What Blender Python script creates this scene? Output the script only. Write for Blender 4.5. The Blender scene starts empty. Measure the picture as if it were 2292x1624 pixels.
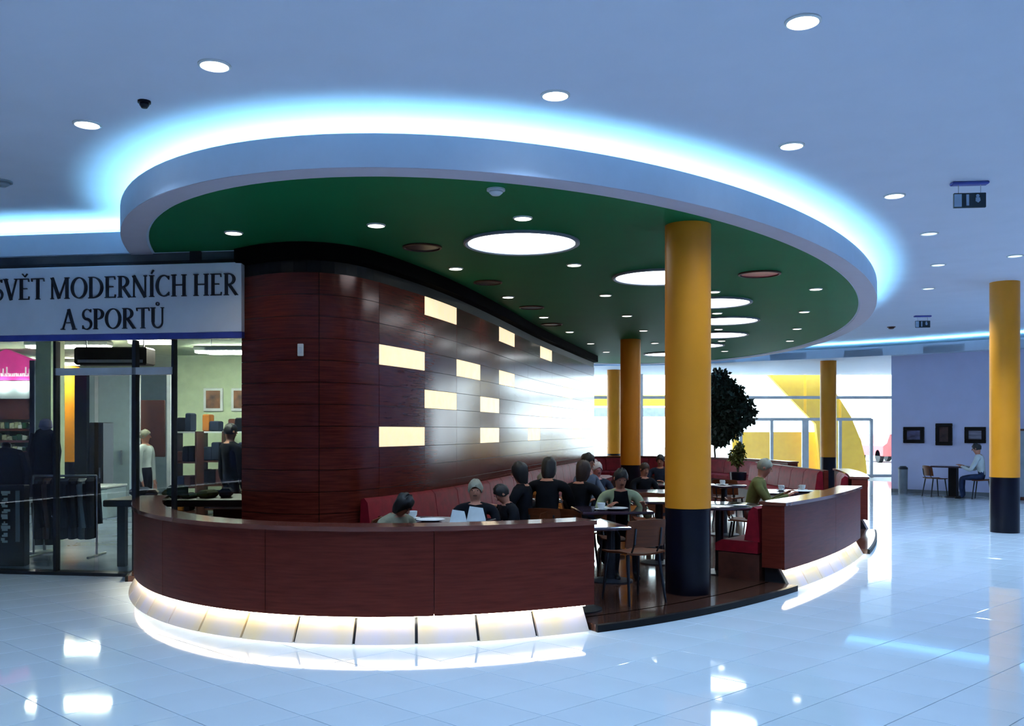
import bpy, bmesh, math, random
from mathutils import Vector, Matrix
random.seed(7)
PI = math.pi
S = bpy.context.scene
C = S.collection
# ------------------------------------------------------------------ camera
F, EYE, CX, CY = 2050.0, 1.6, 1146.0, 964.0        # focal length in pixels of a 2292 x 1624 frame, eye height, vanishing centre
cam = bpy.data.cameras.new('camera'); camo = bpy.data.objects.new('camera', cam); C.objects.link(camo)
camo.location = (0, 0, EYE); camo.rotation_euler = (PI/2, 0, 0)
cam.sensor_width = 36; cam.lens = F/2292*36; cam.shift_y = (CY-812)/2292; cam.clip_end = 200; cam.clip_start = .05
S.camera = camo
# ------------------------------------------------------------------ world, exposure
W = bpy.data.worlds.new('overcast_sky'); S.world = W; W.use_nodes = True
W.node_tree.nodes['Background'].inputs[0].default_value = (.86, .93, 1, 1)
W.node_tree.nodes['Background'].inputs[1].default_value = 7.0
S.view_settings.view_transform = 'Standard'; S.view_settings.look = 'None'
S.view_settings.exposure = 0.25; S.view_settings.gamma = 1; S.view_settings.use_curve_mapping = False
S.cycles.use_denoising = True; S.cycles.max_bounces = 4; S.cycles.diffuse_bounces = 3; S.cycles.glossy_bounces = 3; S.cycles.adaptive_threshold = .1; S.cycles.adaptive_min_samples = 16; S.cycles.use_light_tree = False
S.cycles.transparent_max_bounces = 8; S.cycles.caustics_reflective = False; S.cycles.caustics_refractive = False
S.cycles.sample_clamp_indirect = 6.0
LAMP_W, LAMP_COL = 135.0, (.48, .70, 1.0)            # mall downlights
CAFE_W, CAFE_COL = 8.0, (1.0, .93, .78)             # downlights in the green canopy
COVE_L, COVE_COL = 42.0, (.27, .70, 1.0)            # cove tubes
ZC, ZF, ZT = 3.55, 3.80, 3.95                       # canopy underside, fascia top, mall ceiling
PLAT = 0.06                                         # cafe platform height

# ------------------------------------------------------------------ materials
MATS = {}
def lin(r, g, b):
    f = lambda v: (v/255/12.92 if v/255 <= .04045 else ((v/255+.055)/1.055)**2.4)
    return (f(r), f(g), f(b), 1)
def mat(name, col, rough=.5, metal=0, noise=.08, scale=6, stretch=(1, 1, 1), emit=None, estr=0, coat=0, spec=.5, bump=0, col2=None, coat_r=.1):
    if name in MATS: return MATS[name]
    m = bpy.data.materials.new(name); m.use_nodes = True; nt = m.node_tree; b = nt.nodes['Principled BSDF']
    tc = nt.nodes.new('ShaderNodeTexCoord'); mp = nt.nodes.new('ShaderNodeMapping'); mp.inputs['Scale'].default_value = stretch
    nz = nt.nodes.new('ShaderNodeTexNoise'); nz.inputs['Scale'].default_value = scale; nz.inputs['Detail'].default_value = 5
    rp = nt.nodes.new('ShaderNodeValToRGB')
    c = Vector(col[:3]); a = c*(1-noise*2); d = c*(1+noise*2)
    if col2: a = c; d = Vector(col2[:3])
    rp.color_ramp.elements[0].position = .3; rp.color_ramp.elements[1].position = .7
    rp.color_ramp.elements[0].color = (*a, 1); rp.color_ramp.elements[1].color = (*[min(1, v) for v in d], 1)
    L = nt.links.new
    L(tc.outputs['Object'], mp.inputs['Vector']); L(mp.outputs[0], nz.inputs['Vector']); L(nz.outputs['Fac'], rp.inputs[0]); L(rp.outputs[0], b.inputs['Base Color'])
    b.inputs['Roughness'].default_value = rough; b.inputs['Metallic'].default_value = metal
    b.inputs['Specular IOR Level'].default_value = spec; b.inputs['Coat Weight'].default_value = coat; b.inputs['Coat Roughness'].default_value = coat_r
    if bump:
        bp = nt.nodes.new('ShaderNodeBump'); bp.inputs['Strength'].default_value = bump; bp.inputs['Distance'].default_value = .01
        L(nz.outputs['Fac'], bp.inputs['Height']); L(bp.outputs[0], b.inputs['Normal'])
    if emit:
        b.inputs['Emission Color'].default_value = (*emit[:3], 1); b.inputs['Emission Strength'].default_value = estr
    MATS[name] = m
    return m
def glass_mat(name, tint=(.9, .97, .98, 1), refl=.10):
    m = bpy.data.materials.new(name); m.use_nodes = True; nt = m.node_tree; nt.nodes.clear()
    o = nt.nodes.new('ShaderNodeOutputMaterial'); mx = nt.nodes.new('ShaderNodeMixShader'); t = nt.nodes.new('ShaderNodeBsdfTransparent'); g = nt.nodes.new('ShaderNodeBsdfGlossy')
    nz = nt.nodes.new('ShaderNodeTexNoise'); nz.inputs['Scale'].default_value = .6
    mr = nt.nodes.new('ShaderNodeMapRange'); mr.inputs['To Min'].default_value = refl*.8; mr.inputs['To Max'].default_value = refl*1.2
    t.inputs[0].default_value = tint; g.inputs['Roughness'].default_value = .02
    nt.links.new(nz.outputs['Fac'], mr.inputs['Value']); nt.links.new(mr.outputs[0], mx.inputs[0])
    nt.links.new(t.outputs[0], mx.inputs[1]); nt.links.new(g.outputs[0], mx.inputs[2]); nt.links.new(mx.outputs[0], o.inputs[0])
    MATS[name] = m; return m
M = dict(
    ceiling=mat('ceiling_paint', (.76, .80, .93), .8, noise=.01, scale=2),
    wallpaint=mat('wall_paint', (.66, .69, .96), .7, noise=.015, scale=2),
    tile=mat('polished_tile', (.66, .76, .84), .045, noise=.02, scale=1.4, spec=.55),
    grout=mat('grout', (.20, .24, .28), .6),
    fascia=mat('fascia_paint', (.66, .77, .93), .6, noise=.01),
    lilac=mat('rim_paint', (.58, .52, .60), .6, noise=.01),
    green=mat('green_paint', (.004, .15, .05), .6, noise=.02, scale=2, spec=.15),
    black=mat('black_lacquer', (.005, .005, .006), .45, noise=.1, spec=.2),
    wood=mat('red_mahogany', (.060, .008, .006), .17, noise=.25, scale=3, stretch=(1.2, 1.2, 22), spec=.40, col2=(.125, .021, .013)),
    wood_bar=mat('bar_mahogany', (.085, .011, .007), .36, noise=.25, scale=2.5, stretch=(1.5, 1.5, 20), spec=.16, col2=(.135, .022, .013)),
    wood_edge=mat('ledge_lacquer', (.15, .045, .03), .15, noise=.1, scale=5, coat=.5, coat_r=.06),
    wood_floor=mat('cafe_floor_wood', (.055, .022, .014), .14, noise=.2, scale=3, stretch=(1, 14, 1), coat=.5, coat_r=.06, col2=(.10, .042, .026)),
    yellow=mat('yellow_lacquer', (.70, .245, .012), .42, noise=.03, scale=2, spec=.3),
    navy=mat('navy_lacquer', (.003, .0035, .009), .3, noise=.1, spec=.25),
    red=mat('red_leather', (.20, .007, .016), .55, noise=.12, scale=9, spec=.15),
    stone=mat('alabaster', (.74, .60, .34), .35, scale=2.6, stretch=(1, 1, .3), col2=(.60, .58, .74)),
    steel=mat('brushed_steel', (.45, .48, .52), .3, 1, noise=.05, scale=20),
    darksteel=mat('dark_metal', (.03, .035, .045), .35, .6, noise=.1),
    chairwood=mat('chair_beech', (.11, .028, .009), .42, noise=.15, scale=5, stretch=(1, 1, 10), spec=.2),
    tabletop=mat('table_laminate', (.045, .028, .045), .13, noise=.1, scale=5, coat=.6, coat_r=.05),
    white=mat('white_ceramic', (.75, .78, .78), .25, noise=.02),
    cream=mat('lit_cream_panel', (.8, .7, .5), .4, emit=(1, .77, .45), estr=.82),
    lens=mat('downlight_lens', (.9, .95, 1), .3, emit=(.80, .93, 1), estr=14),
    lens_dim=mat('downlight_lens_dim', (.9, .95, 1), .3, emit=(.60, .80, 1), estr=1.6),
    lens_warm=mat('downlight_lens_warm', (1, .97, .85), .3, emit=(1, .97, .80), estr=10),
    dome=mat('light_dome', (1, 1, 1), .4, emit=(.86, .96, 1), estr=5),
    cove=mat('cove_tube', (.8, .9, 1), .4, emit=COVE_COL, estr=COVE_L),
    led=mat('warm_led', (1, .95, .8), .4, emit=(1, .90, .66), estr=15),
    fluo=mat('fluorescent_tube', (1, 1, .95), .4, emit=(1, 1, .82), estr=85),
    signwhite=mat('sign_board', (.82, .86, .96), .55, noise=.01),
    signblue=mat('sign_edge', (.05, .07, .35), .5),
    ink=mat('sign_letter', (.010, .012, .022), .5),
    shopgreen=mat('shop_wall', (.50, .58, .40), .75, noise=.05),
    shopblue=mat('shop_panel', (.36, .46, .52), .5, noise=.04),
    shopfloor=mat('shop_floor', (.18, .22, .30), .25, noise=.12, scale=1.2),
    pink=mat('pink_sign', (.80, .05, .33), .5, emit=(.85, .05, .35), estr=.35),
    brown=mat('dark_brown', (.07, .02, .013), .45, noise=.2),
    orange=mat('outdoor_yellow', (.98, .57, .05), .6, noise=.04),
    grey=mat('plain_grey', (.20, .23, .27), .5, noise=.06),
    palegrey=mat('pale_grey', (.62, .65, .70), .5, noise=.04),
    leaf=mat('ficus_leaf', (.010, .032, .020), .45, noise=.35, scale=8),
    leaf2=mat('olive_leaf', (.10, .12, .02), .5, noise=.3, scale=8),
    bark=mat('bark', (.045, .03, .02), .8, noise=.3),
    soil=mat('planter_soil', (.03, .02, .015), .9, noise=.3),
    asphalt=mat('pavement', (.45, .46, .48), .8, noise=.05),
    carred=mat('red_car_paint', (.6, .05, .05), .3), 
    photo=mat('framed_photo', (.02, .02, .03), .3, noise=.4, scale=4, stretch=(1, 1, 2), col2=(.16, .17, .34)),
    photo2=mat('framed_portrait', (.012, .012, .016), .3, scale=6, col2=(.10, .06, .06)),
    photo3=mat('framed_view', (.02, .02, .03), .3, scale=3, stretch=(.4, .4, 5), col2=(.36, .36, .48)),
    print_=mat('shop_print', (.02, .012, .01), .4, scale=5, col2=(.40, .16, .06)),
    exitgreen=mat('exit_sign_face', (.004, .02, .035), .4),
    exitwhite=mat('exit_sign_mark', (.35, .48, .65), .4),
    goods=mat('packed_goods', (.12, .10, .05), .6, scale=14, col2=(.5, .55, .38)),
    skin=mat('skin', (.46, .20, .13), .55, noise=.05, spec=.2), skin2=mat('skin_rosy', (.60, .22, .20), .5, noise=.05),
    blackcloth=mat('black_cloth', (.006, .007, .010), .9, spec=.1, noise=.2), navycloth=mat('navy_cloth', (.02, .028, .05), .9, spec=.1, noise=.2),
    olive=mat('olive_cloth', (.27, .32, .20), .9, spec=.1, noise=.12), khaki=mat('khaki_cloth', (.12, .12, .04), .9, spec=.1, noise=.15),
    beige=mat('beige_cloth', (.20, .19, .13), .9, spec=.1, noise=.15), greycloth=mat('grey_cloth', (.10, .13, .18), .9, spec=.1, noise=.12),
    whitecloth=mat('white_cloth', (.50, .55, .56), .9, spec=.1, noise=.06), orangecloth=mat('orange_cloth', (.40, .14, .03), .9, spec=.1, noise=.12), denim=mat('denim', (.02, .03, .07), .9, spec=.1, noise=.2),
    hair_black=mat('black_hair', (.006, .006, .006), .55, noise=.3), hair_brown=mat('brown_hair', (.035, .016, .010), .55, noise=.3),
    hair_grey=mat('grey_hair', (.28, .27, .20), .6, noise=.15), hair_white=mat('white_hair', (.65, .58, .58), .6, noise=.1),
    cyan=mat('cyan_plastic', (.02, .22, .42), .35), bottle=mat('green_glass', (.02, .06, .03), .1),
    glass=glass_mat('window_glass', refl=.06), shopglass=glass_mat('shop_glass', (.86, .93, .92, 1), .09),
)
M['wood'].node_tree.nodes['Principled BSDF'].inputs['Specular Tint'].default_value = (1, .72, .70, 1)      # reddish tint put into the wall's reflections to warm the glare
for k in ('lens', 'lens_dim', 'lens_warm', 'pink'): M[k].cycles.emission_sampling = 'NONE'   # their lamps light the room
# ------------------------------------------------------------------ helpers
def P(px, py, z):
    """ground-plan point that the camera sees at a pixel, for a known height"""
    d = F*(EYE-z)/(py-CY); return Vector(((px-CX)/F*d, d, z))
def at(px, py, d):
    """point seen at a pixel, at a known distance"""
    return Vector(((px-CX)/F*d, d, EYE-(py-CY)*d/F))
class MB:
    def __init__(s): s.v = []; s.f = []; s.m = []; s.cur = 0
    def add(s, vs, fs):
        o = len(s.v); s.v += [tuple(p) for p in vs]; s.f += [tuple(i+o for i in q) for q in fs]; s.m += [s.cur]*len(fs); return s
    def box(s, x0, x1, y0, y1, z0, z1, T=None):
        vs = [Vector((x, y, z)) for z in (z0, z1) for y in (y0, y1) for x in (x0, x1)]
        if T: vs = [T @ p for p in vs]
        return s.add(vs, [(0, 2, 3, 1), (4, 5, 7, 6), (0, 1, 5, 4), (2, 6, 7, 3), (0, 4, 6, 2), (1, 3, 7, 5)])
    def bevbox(s, x0, x1, y0, y1, z0, z1, b, T=None):
        rings = [(b, z0), (0, z0+b), (0, z1-b), (b, z1)]; vs = []; fs = []
        for i, z in rings:
            vs += [Vector((x0+i, y0+i, z)), Vector((x1-i, y0+i, z)), Vector((x1-i, y1-i, z)), Vector((x0+i, y1-i, z))]
        for r in range(3):
            for k in range(4): fs.append((r*4+k, r*4+(k+1) % 4, r*4+4+(k+1) % 4, r*4+4+k))
        fs += [(3, 2, 1, 0), (12, 13, 14, 15)]
        if T: vs = [T @ p for p in vs]
        return s.add(vs, fs)
    def prism(s, pts, z0, z1):
        n = len(pts); vs = [(p[0], p[1], z0) for p in pts]+[(p[0], p[1], z1) for p in pts]
        return s.add(vs, [tuple(range(n-1, -1, -1)), tuple(range(n, 2*n))]+[(i, (i+1) % n, n+(i+1) % n, n+i) for i in range(n)])
    def lathe(s, prof, n=24, o=(0, 0, 0), T=None, cap=True):
        vs = []; fs = []; o = Vector(o)
        for r, z in prof:
            for k in range(n):
                a = 2*PI*k/n; p = Vector((r*math.cos(a), r*math.sin(a), z)); vs.append((T @ p if T else p)+o)
        for i in range(len(prof)-1):
            for k in range(n): fs.append((i*n+k, i*n+(k+1) % n, (i+1)*n+(k+1) % n, (i+1)*n+k))
        if cap: fs += [tuple(range(n-1, -1, -1)), tuple((len(prof)-1)*n+k for k in range(n))]
        return s.add(vs, fs)
    def tube(s, pts, r, n=8):
        pts = [Vector(p) for p in pts]; rs = r if isinstance(r, (list, tuple)) else [r]*len(pts); vs = []; fs = []
        for i, p in enumerate(pts):
            t = (pts[min(i+1, len(pts)-1)]-pts[max(i-1, 0)]).normalized()
            u = t.cross(Vector((0, 0, 1)) if abs(t.z) < .9 else Vector((1, 0, 0))).normalized(); w = t.cross(u)
            for k in range(n): a = 2*PI*k/n; vs.append(p+(u*math.cos(a)+w*math.sin(a))*rs[i])
        for i in range(len(pts)-1):
            for k in range(n): fs.append((i*n+k, (i+1)*n+k, (i+1)*n+(k+1) % n, i*n+(k+1) % n))
        fs += [tuple(range(n)), tuple((len(pts)-1)*n+k for k in range(n-1, -1, -1))]
        return s.add(vs, fs)
    def sweep(s, cv, s0, s1, prof, step=.15, closed=False):
        n = max(2, int(abs(s1-s0)/step)+1); m = len(prof); vs = []; fs = []
        for i in range(n+(0 if closed else 1)):
            u = s0+(s1-s0)*i/n
            for k, z in prof: p = cv.at(u, k); vs.append((p.x, p.y, z))
        r = n if closed else n+1
        for i in range(n):
            j = (i+1) % r
            for k in range(m): fs.append((i*m+k, i*m+(k+1) % m, j*m+(k+1) % m, j*m+k))
        if not closed: fs += [tuple(range(m-1, -1, -1)), tuple(n*m+k for k in range(m))]
        return s.add(vs, fs)
    def mesh(s, name, mats, smooth=False, fix=True):
        me = bpy.data.meshes.new(name); me.from_pydata(s.v, [], s.f)
        for m in (mats if isinstance(mats, list) else [mats]): me.materials.append(m)
        if len(set(s.m)) > 1: me.polygons.foreach_set('material_index', s.m)
        if fix:
            b = bmesh.new(); b.from_mesh(me); bmesh.ops.recalc_face_normals(b, faces=b.faces); b.to_mesh(me); b.free()
        if smooth:
            me.polygons.foreach_set('use_smooth', [True]*len(me.polygons)); me.set_sharp_from_angle(angle=math.radians(38))
        me.update(); return me
def link(name, me, parent=None, loc=None, rot=None):
    o = bpy.data.objects.new(name, me); C.objects.link(o)
    if parent: o.parent = parent
    if loc is not None: o.location = loc
    if rot is not None: o.rotation_euler = rot
    return o
def obj(name, mb, m, parent=None, smooth=False, loc=None, rot=None): return link(name, mb.mesh(name, m, smooth), parent, loc, rot)
def tag(o, label, cat, group=None):
    o['label'] = label; o['category'] = cat
    if group: o['group'] = group
    return o
def thing(name, label, cat, loc=(0, 0, 0), rz=0, group=None):
    o = link(name, None, None, loc, (0, 0, rz)); o.empty_display_size = .1; return tag(o, label, cat, group)
def struct(o): o['kind'] = 'structure'; return o
def copy_tree(o, parent=None):
    c = o.copy(); C.objects.link(c); c.parent = parent
    for ch in list(o.children): copy_tree(ch, c)
    return c
class Curve:
    """ground-plan curve by arc length; positive offset goes to its left-hand normal times sgn"""
    def __init__(s, pts, sgn=1, closed=False):
        s.p = [Vector(q) for q in pts]; s.sgn = sgn; s.closed = closed; n = len(s.p); s.n = []; s.s = [0]
        for i in range(n):
            a = s.p[i-1] if (i or closed) else s.p[i]; b = s.p[(i+1) % n] if (i < n-1 or closed) else s.p[i]
            t = (b-a).normalized(); s.n.append(Vector((-t.y, t.x))*sgn)
        for i in range(1, n+(1 if closed else 0)): s.s.append(s.s[-1]+(s.p[i % n]-s.p[i-1]).length)
        s.L = s.s[-1]
    def at(s, u, k=0):
        if s.closed: u %= s.L
        u = max(0, min(s.L, u)); lo, hi = 0, len(s.s)-1
        while hi-lo > 1:
            m = (lo+hi)//2
            if s.s[m] <= u: lo = m
            else: hi = m
        w = (u-s.s[lo])/max(1e-9, s.s[lo+1]-s.s[lo]); n = len(s.p); a, b = lo % n, (lo+1) % n
        return s.p[a].lerp(s.p[b], w)+s.n[a].lerp(s.n[b], w).normalized()*k
    def tangent(s, u): return (s.at(u+.05)-s.at(u-.05)).normalized()
    def s_px(s, px, lo, hi, k=0):
        best = None
        for i in range(601):
            u = lo+(hi-lo)*i/600; p = s.at(u, k); e = abs(CX+F*p.x/p.y-px)
            if best is None or e < best[0]: best = (e, u)
        return best[1]
EC, EU, EV, EA, EB = Vector((1.18, 16.82)), Vector((.2863, .9581)), Vector((.9581, -.2863)), 10.38, 5.07
ELL = Curve([EC+EU*EA*math.cos(2*PI*i/240)+EV*EB*math.sin(2*PI*i/240) for i in range(240)], 1, True)
if (ELL.at(0, 1)-EC).length > (ELL.at(0)-EC).length: ELL.sgn = -1; ELL.n = [-q for q in ELL.n]
def in_ell(x, y, k=0):
    d = Vector((x, y))-EC; return (d.dot(EU)/(EA-k))**2+(d.dot(EV)/(EB-k))**2 < 1
def s_of_t(t): return ELL.s[int(round(t/(2*PI)*240))]
S_RIGHT, S_LEFT = s_of_t(1.75), s_of_t(4.3)
def catmull(pts, n=14):
    q = [Vector(p) for p in pts]; q = [q[0]*2-q[1]]+q+[q[-1]*2-q[-2]]; out = []
    for i in range(1, len(q)-2):
        for k in range(n):
            t = k/n; a, b, c, d = q[i-1:i+3]
            out.append(.5*((2*b)+(c-a)*t+(2*a-5*b+4*c-d)*t*t+(3*b-a-3*c+d)*t**3))
    return out+[q[-2]]
WALL = Curve(catmull([(-2.93, 9.92), (-2.5, 9.63), (-2.08, 9.56), (-1.68, 9.85), (-1.30, 10.66), (-.86, 11.95), (-.32, 14.05), (.55, 17.85), (1.42, 21.2), (2.15, 23.95)]), -1)
SHOP_U = Vector((-.9896, .1435)); SHOP_0 = Vector((-2.95, 9.88))
def shop(l, k=0):                                   # l metres left along the shop front, k metres behind it
    return SHOP_0+SHOP_U*l+Vector((.1435, .9896))*k
def shop_l(px, k=0):
    lo, hi = -1, 8
    for _ in range(50):
        m = (lo+hi)/2; p = shop(m, k)
        if CX+F*p.x/p.y > px: lo = m
        else: hi = m
    return lo
SHOP_R = math.atan2(-.1435, .9896)                  # rotation that turns local x to the shop front's right-going direction
def shop_T(k=0): p = shop(0, k); return Matrix.Translation((p.x, p.y, 0)) @ Matrix.Rotation(SHOP_R, 4, 'Z')
# ================================================================== SETTING
# floor: grout bed with single tiles
floor = struct(obj('floor', MB().box(-14, 19, -9, 31.5, -.1, -.004), M['grout']))
TS, TA = .455, math.radians(42)
n1 = Vector((math.sin(TA), math.cos(TA))); n2 = Vector((-math.sin(TA), math.cos(TA)))
# lattice directions along the joints
e1 = Vector((math.cos(TA), -math.sin(TA))); e2 = Vector((math.cos(TA), math.sin(TA)))
det = n1.x*n2.y-n1.y*n2.x
def lattice(i, j):
    a, b = 2.13+TS*i, 5.53+TS*j
    return Vector(((a*n2.y-b*n1.y)/det, (n1.x*b-n2.x*a)/det))
def tile_mb(mb, c, sc=1.0):
    g = .0022; q = []
    for i, j in ((0, 0), (1, 0), (1, 1), (0, 1)): q.append(lattice(i, j)-lattice(.5, .5))
    out = [c+v*(1-g/TS*2) for v in q]; inn = [c+v*(1-g/TS*2-.008) for v in q]
    vs = [(p.x, p.y, -.004) for p in out]+[(p.x, p.y, -.0012) for p in out]+[(p.x, p.y, 0) for p in inn]
    mb.add(vs, [(k, (k+1) % 4, 4+(k+1) % 4, 4+k) for k in range(4)]+[(4+k, 4+(k+1) % 4, 8+(k+1) % 4, 8+k) for k in range(4)]+[(8, 9, 10, 11)])
near, rest = [], []
for i in range(-60, 60):
    for j in range(-60, 60):
        c = lattice(i+.5, j+.5)
        if not (-13 < c.x < 18 and -8 < c.y < 30.5) or in_ell(c.x, c.y, .5): continue
        if c.x < -2.9 and (Vector(c)-SHOP_0).dot(Vector((.1435, .9896))) > .2: continue
        px = CX+F*c.x/max(c.y, .1); py = CY+F*EYE/max(c.y, .1)
        (near if c.y > 4 and -80 < px < 2370 and py < 1660 else rest).append(c)
near.sort(key=lambda c: c.length); rest += near[300:]; near = near[:300]
mb = MB(); tile_mb(mb, Vector((0, 0))); tm = mb.mesh('tile', M['tile'], fix=False)
for c in near: link('tile', tm, floor, (c.x, c.y, 0))
mb = MB()
for c in rest: tile_mb(mb, c)
o = link('tile_field', mb.mesh('tile_field', M['tile'], fix=False), floor); o['kind'] = 'stuff'
# ceiling and outer walls
struct(obj('ceiling', MB().box(-14, 19, -9, 33, ZT, ZT+.1), M['ceiling']))
struct(obj('wall_back', MB().box(-14, 19, -9.2, -9, 0, ZT), M['wallpaint']))
struct(obj('wall_left', MB().box(-14.2, -14, -9.2, 33, 0, ZT), M['wallpaint']))
WR0, WRD = Vector((9.94, 24.0)), Vector((.735, -.678)); WRN = Vector((-.678, -.735))      # angled wall with the pictures
def wr(l, k=0): return WR0+WRD*l+WRN*k
def wr_l(px, k=0):
    lo, hi = -2, 14
    for _ in range(50):
        m = (lo+hi)/2; p = wr(m, k)
        if CX+F*p.x/p.y < px: lo = m
        else: hi = m
    return lo
T_WR = Matrix.Translation((WR0.x, WR0.y, 0)) @ Matrix.Rotation(math.atan2(WRD.y, WRD.x), 4, 'Z')
struct(obj('wall_right', MB().box(0, 13, 0, .25, 0, ZC+.02, T_WR), M['wallpaint']))
struct(obj('baseboard_right', MB().box(0, 13, -.015, 0, 0, .09, T_WR), M['grey']))
struct(obj('wall_far_right', MB().box(19, 19.2, -9, 33, 0, ZT), M['wallpaint']))
# lower soffit beyond the canopy with its own cove light
SOF = [(-3.2, 27.45), (3.6, 27.5), (5.4, 26.9), (6.7, 25.75), (8.5, 24.65), (9.97, 23.5), (11.5, 21.95), (19, 14.8)]
sof = struct(obj('ceiling_soffit', MB().prism(SOF+[(19, 32), (-3.2, 32)], ZC+.005, ZF-.06), M['fascia']))
SCV = Curve(SOF, 1)
obj('soffit_lip', MB().sweep(SCV, 0, SCV.L, [(0, ZC+.004), (0, ZF-.0), (.04, ZF-.0), (.04, ZC+.004)], 1.0), M['fascia'], sof)
obj('cove_tube', MB().sweep(SCV, 3.5, SCV.L-.2, [(.22, ZF-.05), (.22, ZF-.02), (.26, ZF-.02), (.26, ZF-.05)], .5), M['cove'], sof)
# window wall at the far end: frame members and panes
win = struct(link('window_1', None, None, (0, 31.5, 0)))
def px_x(px, d): return (px-CX)/F*d
vx = [-3.0, -1.2, .6, 2.2, 3.35, 4.45, 5.5, 6.6, px_x(1658, 31.5), px_x(1727, 31.5), px_x(1802, 31.5), px_x(1880, 31.5), px_x(1950, 31.5), 14.2, 16.2, 18.6]
for i, x in enumerate(vx):
    door = 8 <= i <= 12; w = .05 if i != 10 else .11
    obj('mullion', MB().box(x-w, x+w, -.05, .05, 0, 2.02 if door else ZC+.1), M['palegrey'], win)
for z, a, b in ((2.0, vx[8], vx[12]), (2.75, vx[0], vx[-1]), (.06, vx[0], vx[-1])):
    obj('transom', MB().box(a, b, -.04, .04, z-.05, z+.05), M['palegrey'], win)
for i in range(len(vx)-1):
    a, b = vx[i]+.05, vx[i+1]-.05
    for z0, z1 in ((.11, 1.95), (2.05, 2.70), (2.8, 3.6)): obj('pane', MB().box(a, b, -.005, .005, z0, z1), M['glass'], win)
# outdoors: pavement, yellow arch, yellow hoarding, parked car
struct(obj('floor_outside', MB().box(-40, 60, 31.6, 90, -.12, -.02), M['asphalt']))
D = 33.6
def poly_y(pts, d0, d1):
    b = MB(); n = len(pts); q = [at(x, y, d0) for x, y in pts]
    b.add([(p.x, d0, p.z) for p in q]+[(p.x, d1, p.z) for p in q], [tuple(range(n)), tuple(range(2*n-1, n-1, -1))]+[(i, n+i, n+(i+1) % n, (i+1) % n) for i in range(n)]); return b
arch = thing('yellow_arch', 'large curved yellow arch sign standing outside the far windows', 'sign', (0, 0, 0))
obj('curved_band', poly_y([(1705, 822), (1838, 820), (1872, 880), (1905, 932), (1927, 985), (1938, 1030), (1941, 1060), (1836, 1060), (1832, 1000), (1826, 948), (1792, 914), (1748, 868)], D, D+.25), M['orange'], arch)
tag(obj('yellow_hoarding', poly_y([(1640, 966), (1836, 966), (1836, 1060), (1640, 1060)], D+.6, D+.75), M['orange']), 'low yellow hoarding wall outside behind the glass doors', 'hoarding')
t = thing('roadside_banner', 'long yellow and grey banner on posts outside left of the tree', 'banner')
obj('yellow_strip', poly_y([(1320, 884), (1500, 884), (1500, 908), (1320, 908)], D+2, D+2.1), mat('lime_banner', (.75, .70, .05), .6), t)
obj('grey_strip', poly_y([(1320, 912), (1500, 912), (1500, 932), (1320, 932)], D+2, D+2.1), mat('pale_banner', (.35, .42, .50), .6), t)
for px in (1325, 1495): a = at(px, 880, D+2.1); obj('post', MB().box(a.x-.04, a.x+.04, D+2.1, D+2.18, -.02, a.z), M['palegrey'], t)
car = thing('parked_car', 'small red car parked outside beside the picture wall', 'car', (at(1978, 1040, 48).x, 48, -.02))
b = MB(); prof = [(-.8, .35), (-.8, .85), (-.6, 1.0), (-.45, 1.45), (.45, 1.45), (.6, 1.0), (.8, .85), (.8, .35)]
b.add([(x, -1.9, z) for x, z in prof]+[(x, 1.9, z) for x, z in prof], [tuple(range(8)), tuple(range(15, 7, -1))]+[(i, 8+i, 8+(i+1) % 8, (i+1) % 8) for i in range(8)])
obj('body', b, M['carred'], car)
for x in (-.7, .7):
    for y in (-1.2, 1.2): obj('wheel', MB().lathe([(.33, -.1), (.33, .1)], 16, (x, y, .33), Matrix.Rotation(PI/2, 4, 'Y')), M['black'], car)

# ================================================================== CANOPY
can = struct(link('ceiling_canopy', None))
can['label'] = 'oval dropped canopy with green underside and glowing blue rim'
ring = MB().sweep(ELL, 0, ELL.L, [(.0, ZC), (.0, ZF), (.05, ZF), (.05, ZF-.13), (.30, ZF-.13), (.30, ZC+.03), (.24, ZC)], .2, True)
obj('fascia', ring, M['fascia'], can, True)
obj('rim', MB().sweep(ELL, 0, ELL.L, [(.004, ZC-.004), (.24, ZC-.004), (.24, ZC+.02), (.004, ZC+.001)], .2, True), M['lilac'], can)
pts = [ELL.at(ELL.L*i/180, .23) for i in range(180)]
obj('green_underside', MB().prism(pts, ZC+.012, ZC+.05), M['green'], can)
obj('top_deck', MB().prism([ELL.at(ELL.L*i/120, .3) for i in range(120)], ZF-.16, ZF-.13), M['fascia'], can)
obj('cove_tube', MB().sweep(ELL, 0, ELL.L, [(.28, ZF-.11), (.28, ZF-.07), (.32, ZF-.07), (.32, ZF-.11)], .25, True), M['cove'], can)

# ================================================================== CAFE PLATFORM
plat = struct(link('floor_cafe', None))
obj('floor_boards', MB().prism([ELL.at(ELL.L*i/180, .30) for i in range(180)], 0, PLAT), M['wood_floor'], plat)
def apron(s0, s1):                                   # strip of cafe floor with black edge that fills an opening between the low walls
    obj('floor_edge', MB().sweep(ELL, s0, s1, [(.0, 0), (.0, PLAT-.004), (.03, PLAT), (.03, 0)]), M['black'], plat)
    obj('floor_apron', MB().sweep(ELL, s0, s1, [(.03, 0), (.03, PLAT), (.32, PLAT), (.32, 0)]), M['wood_floor'], plat)

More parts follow.
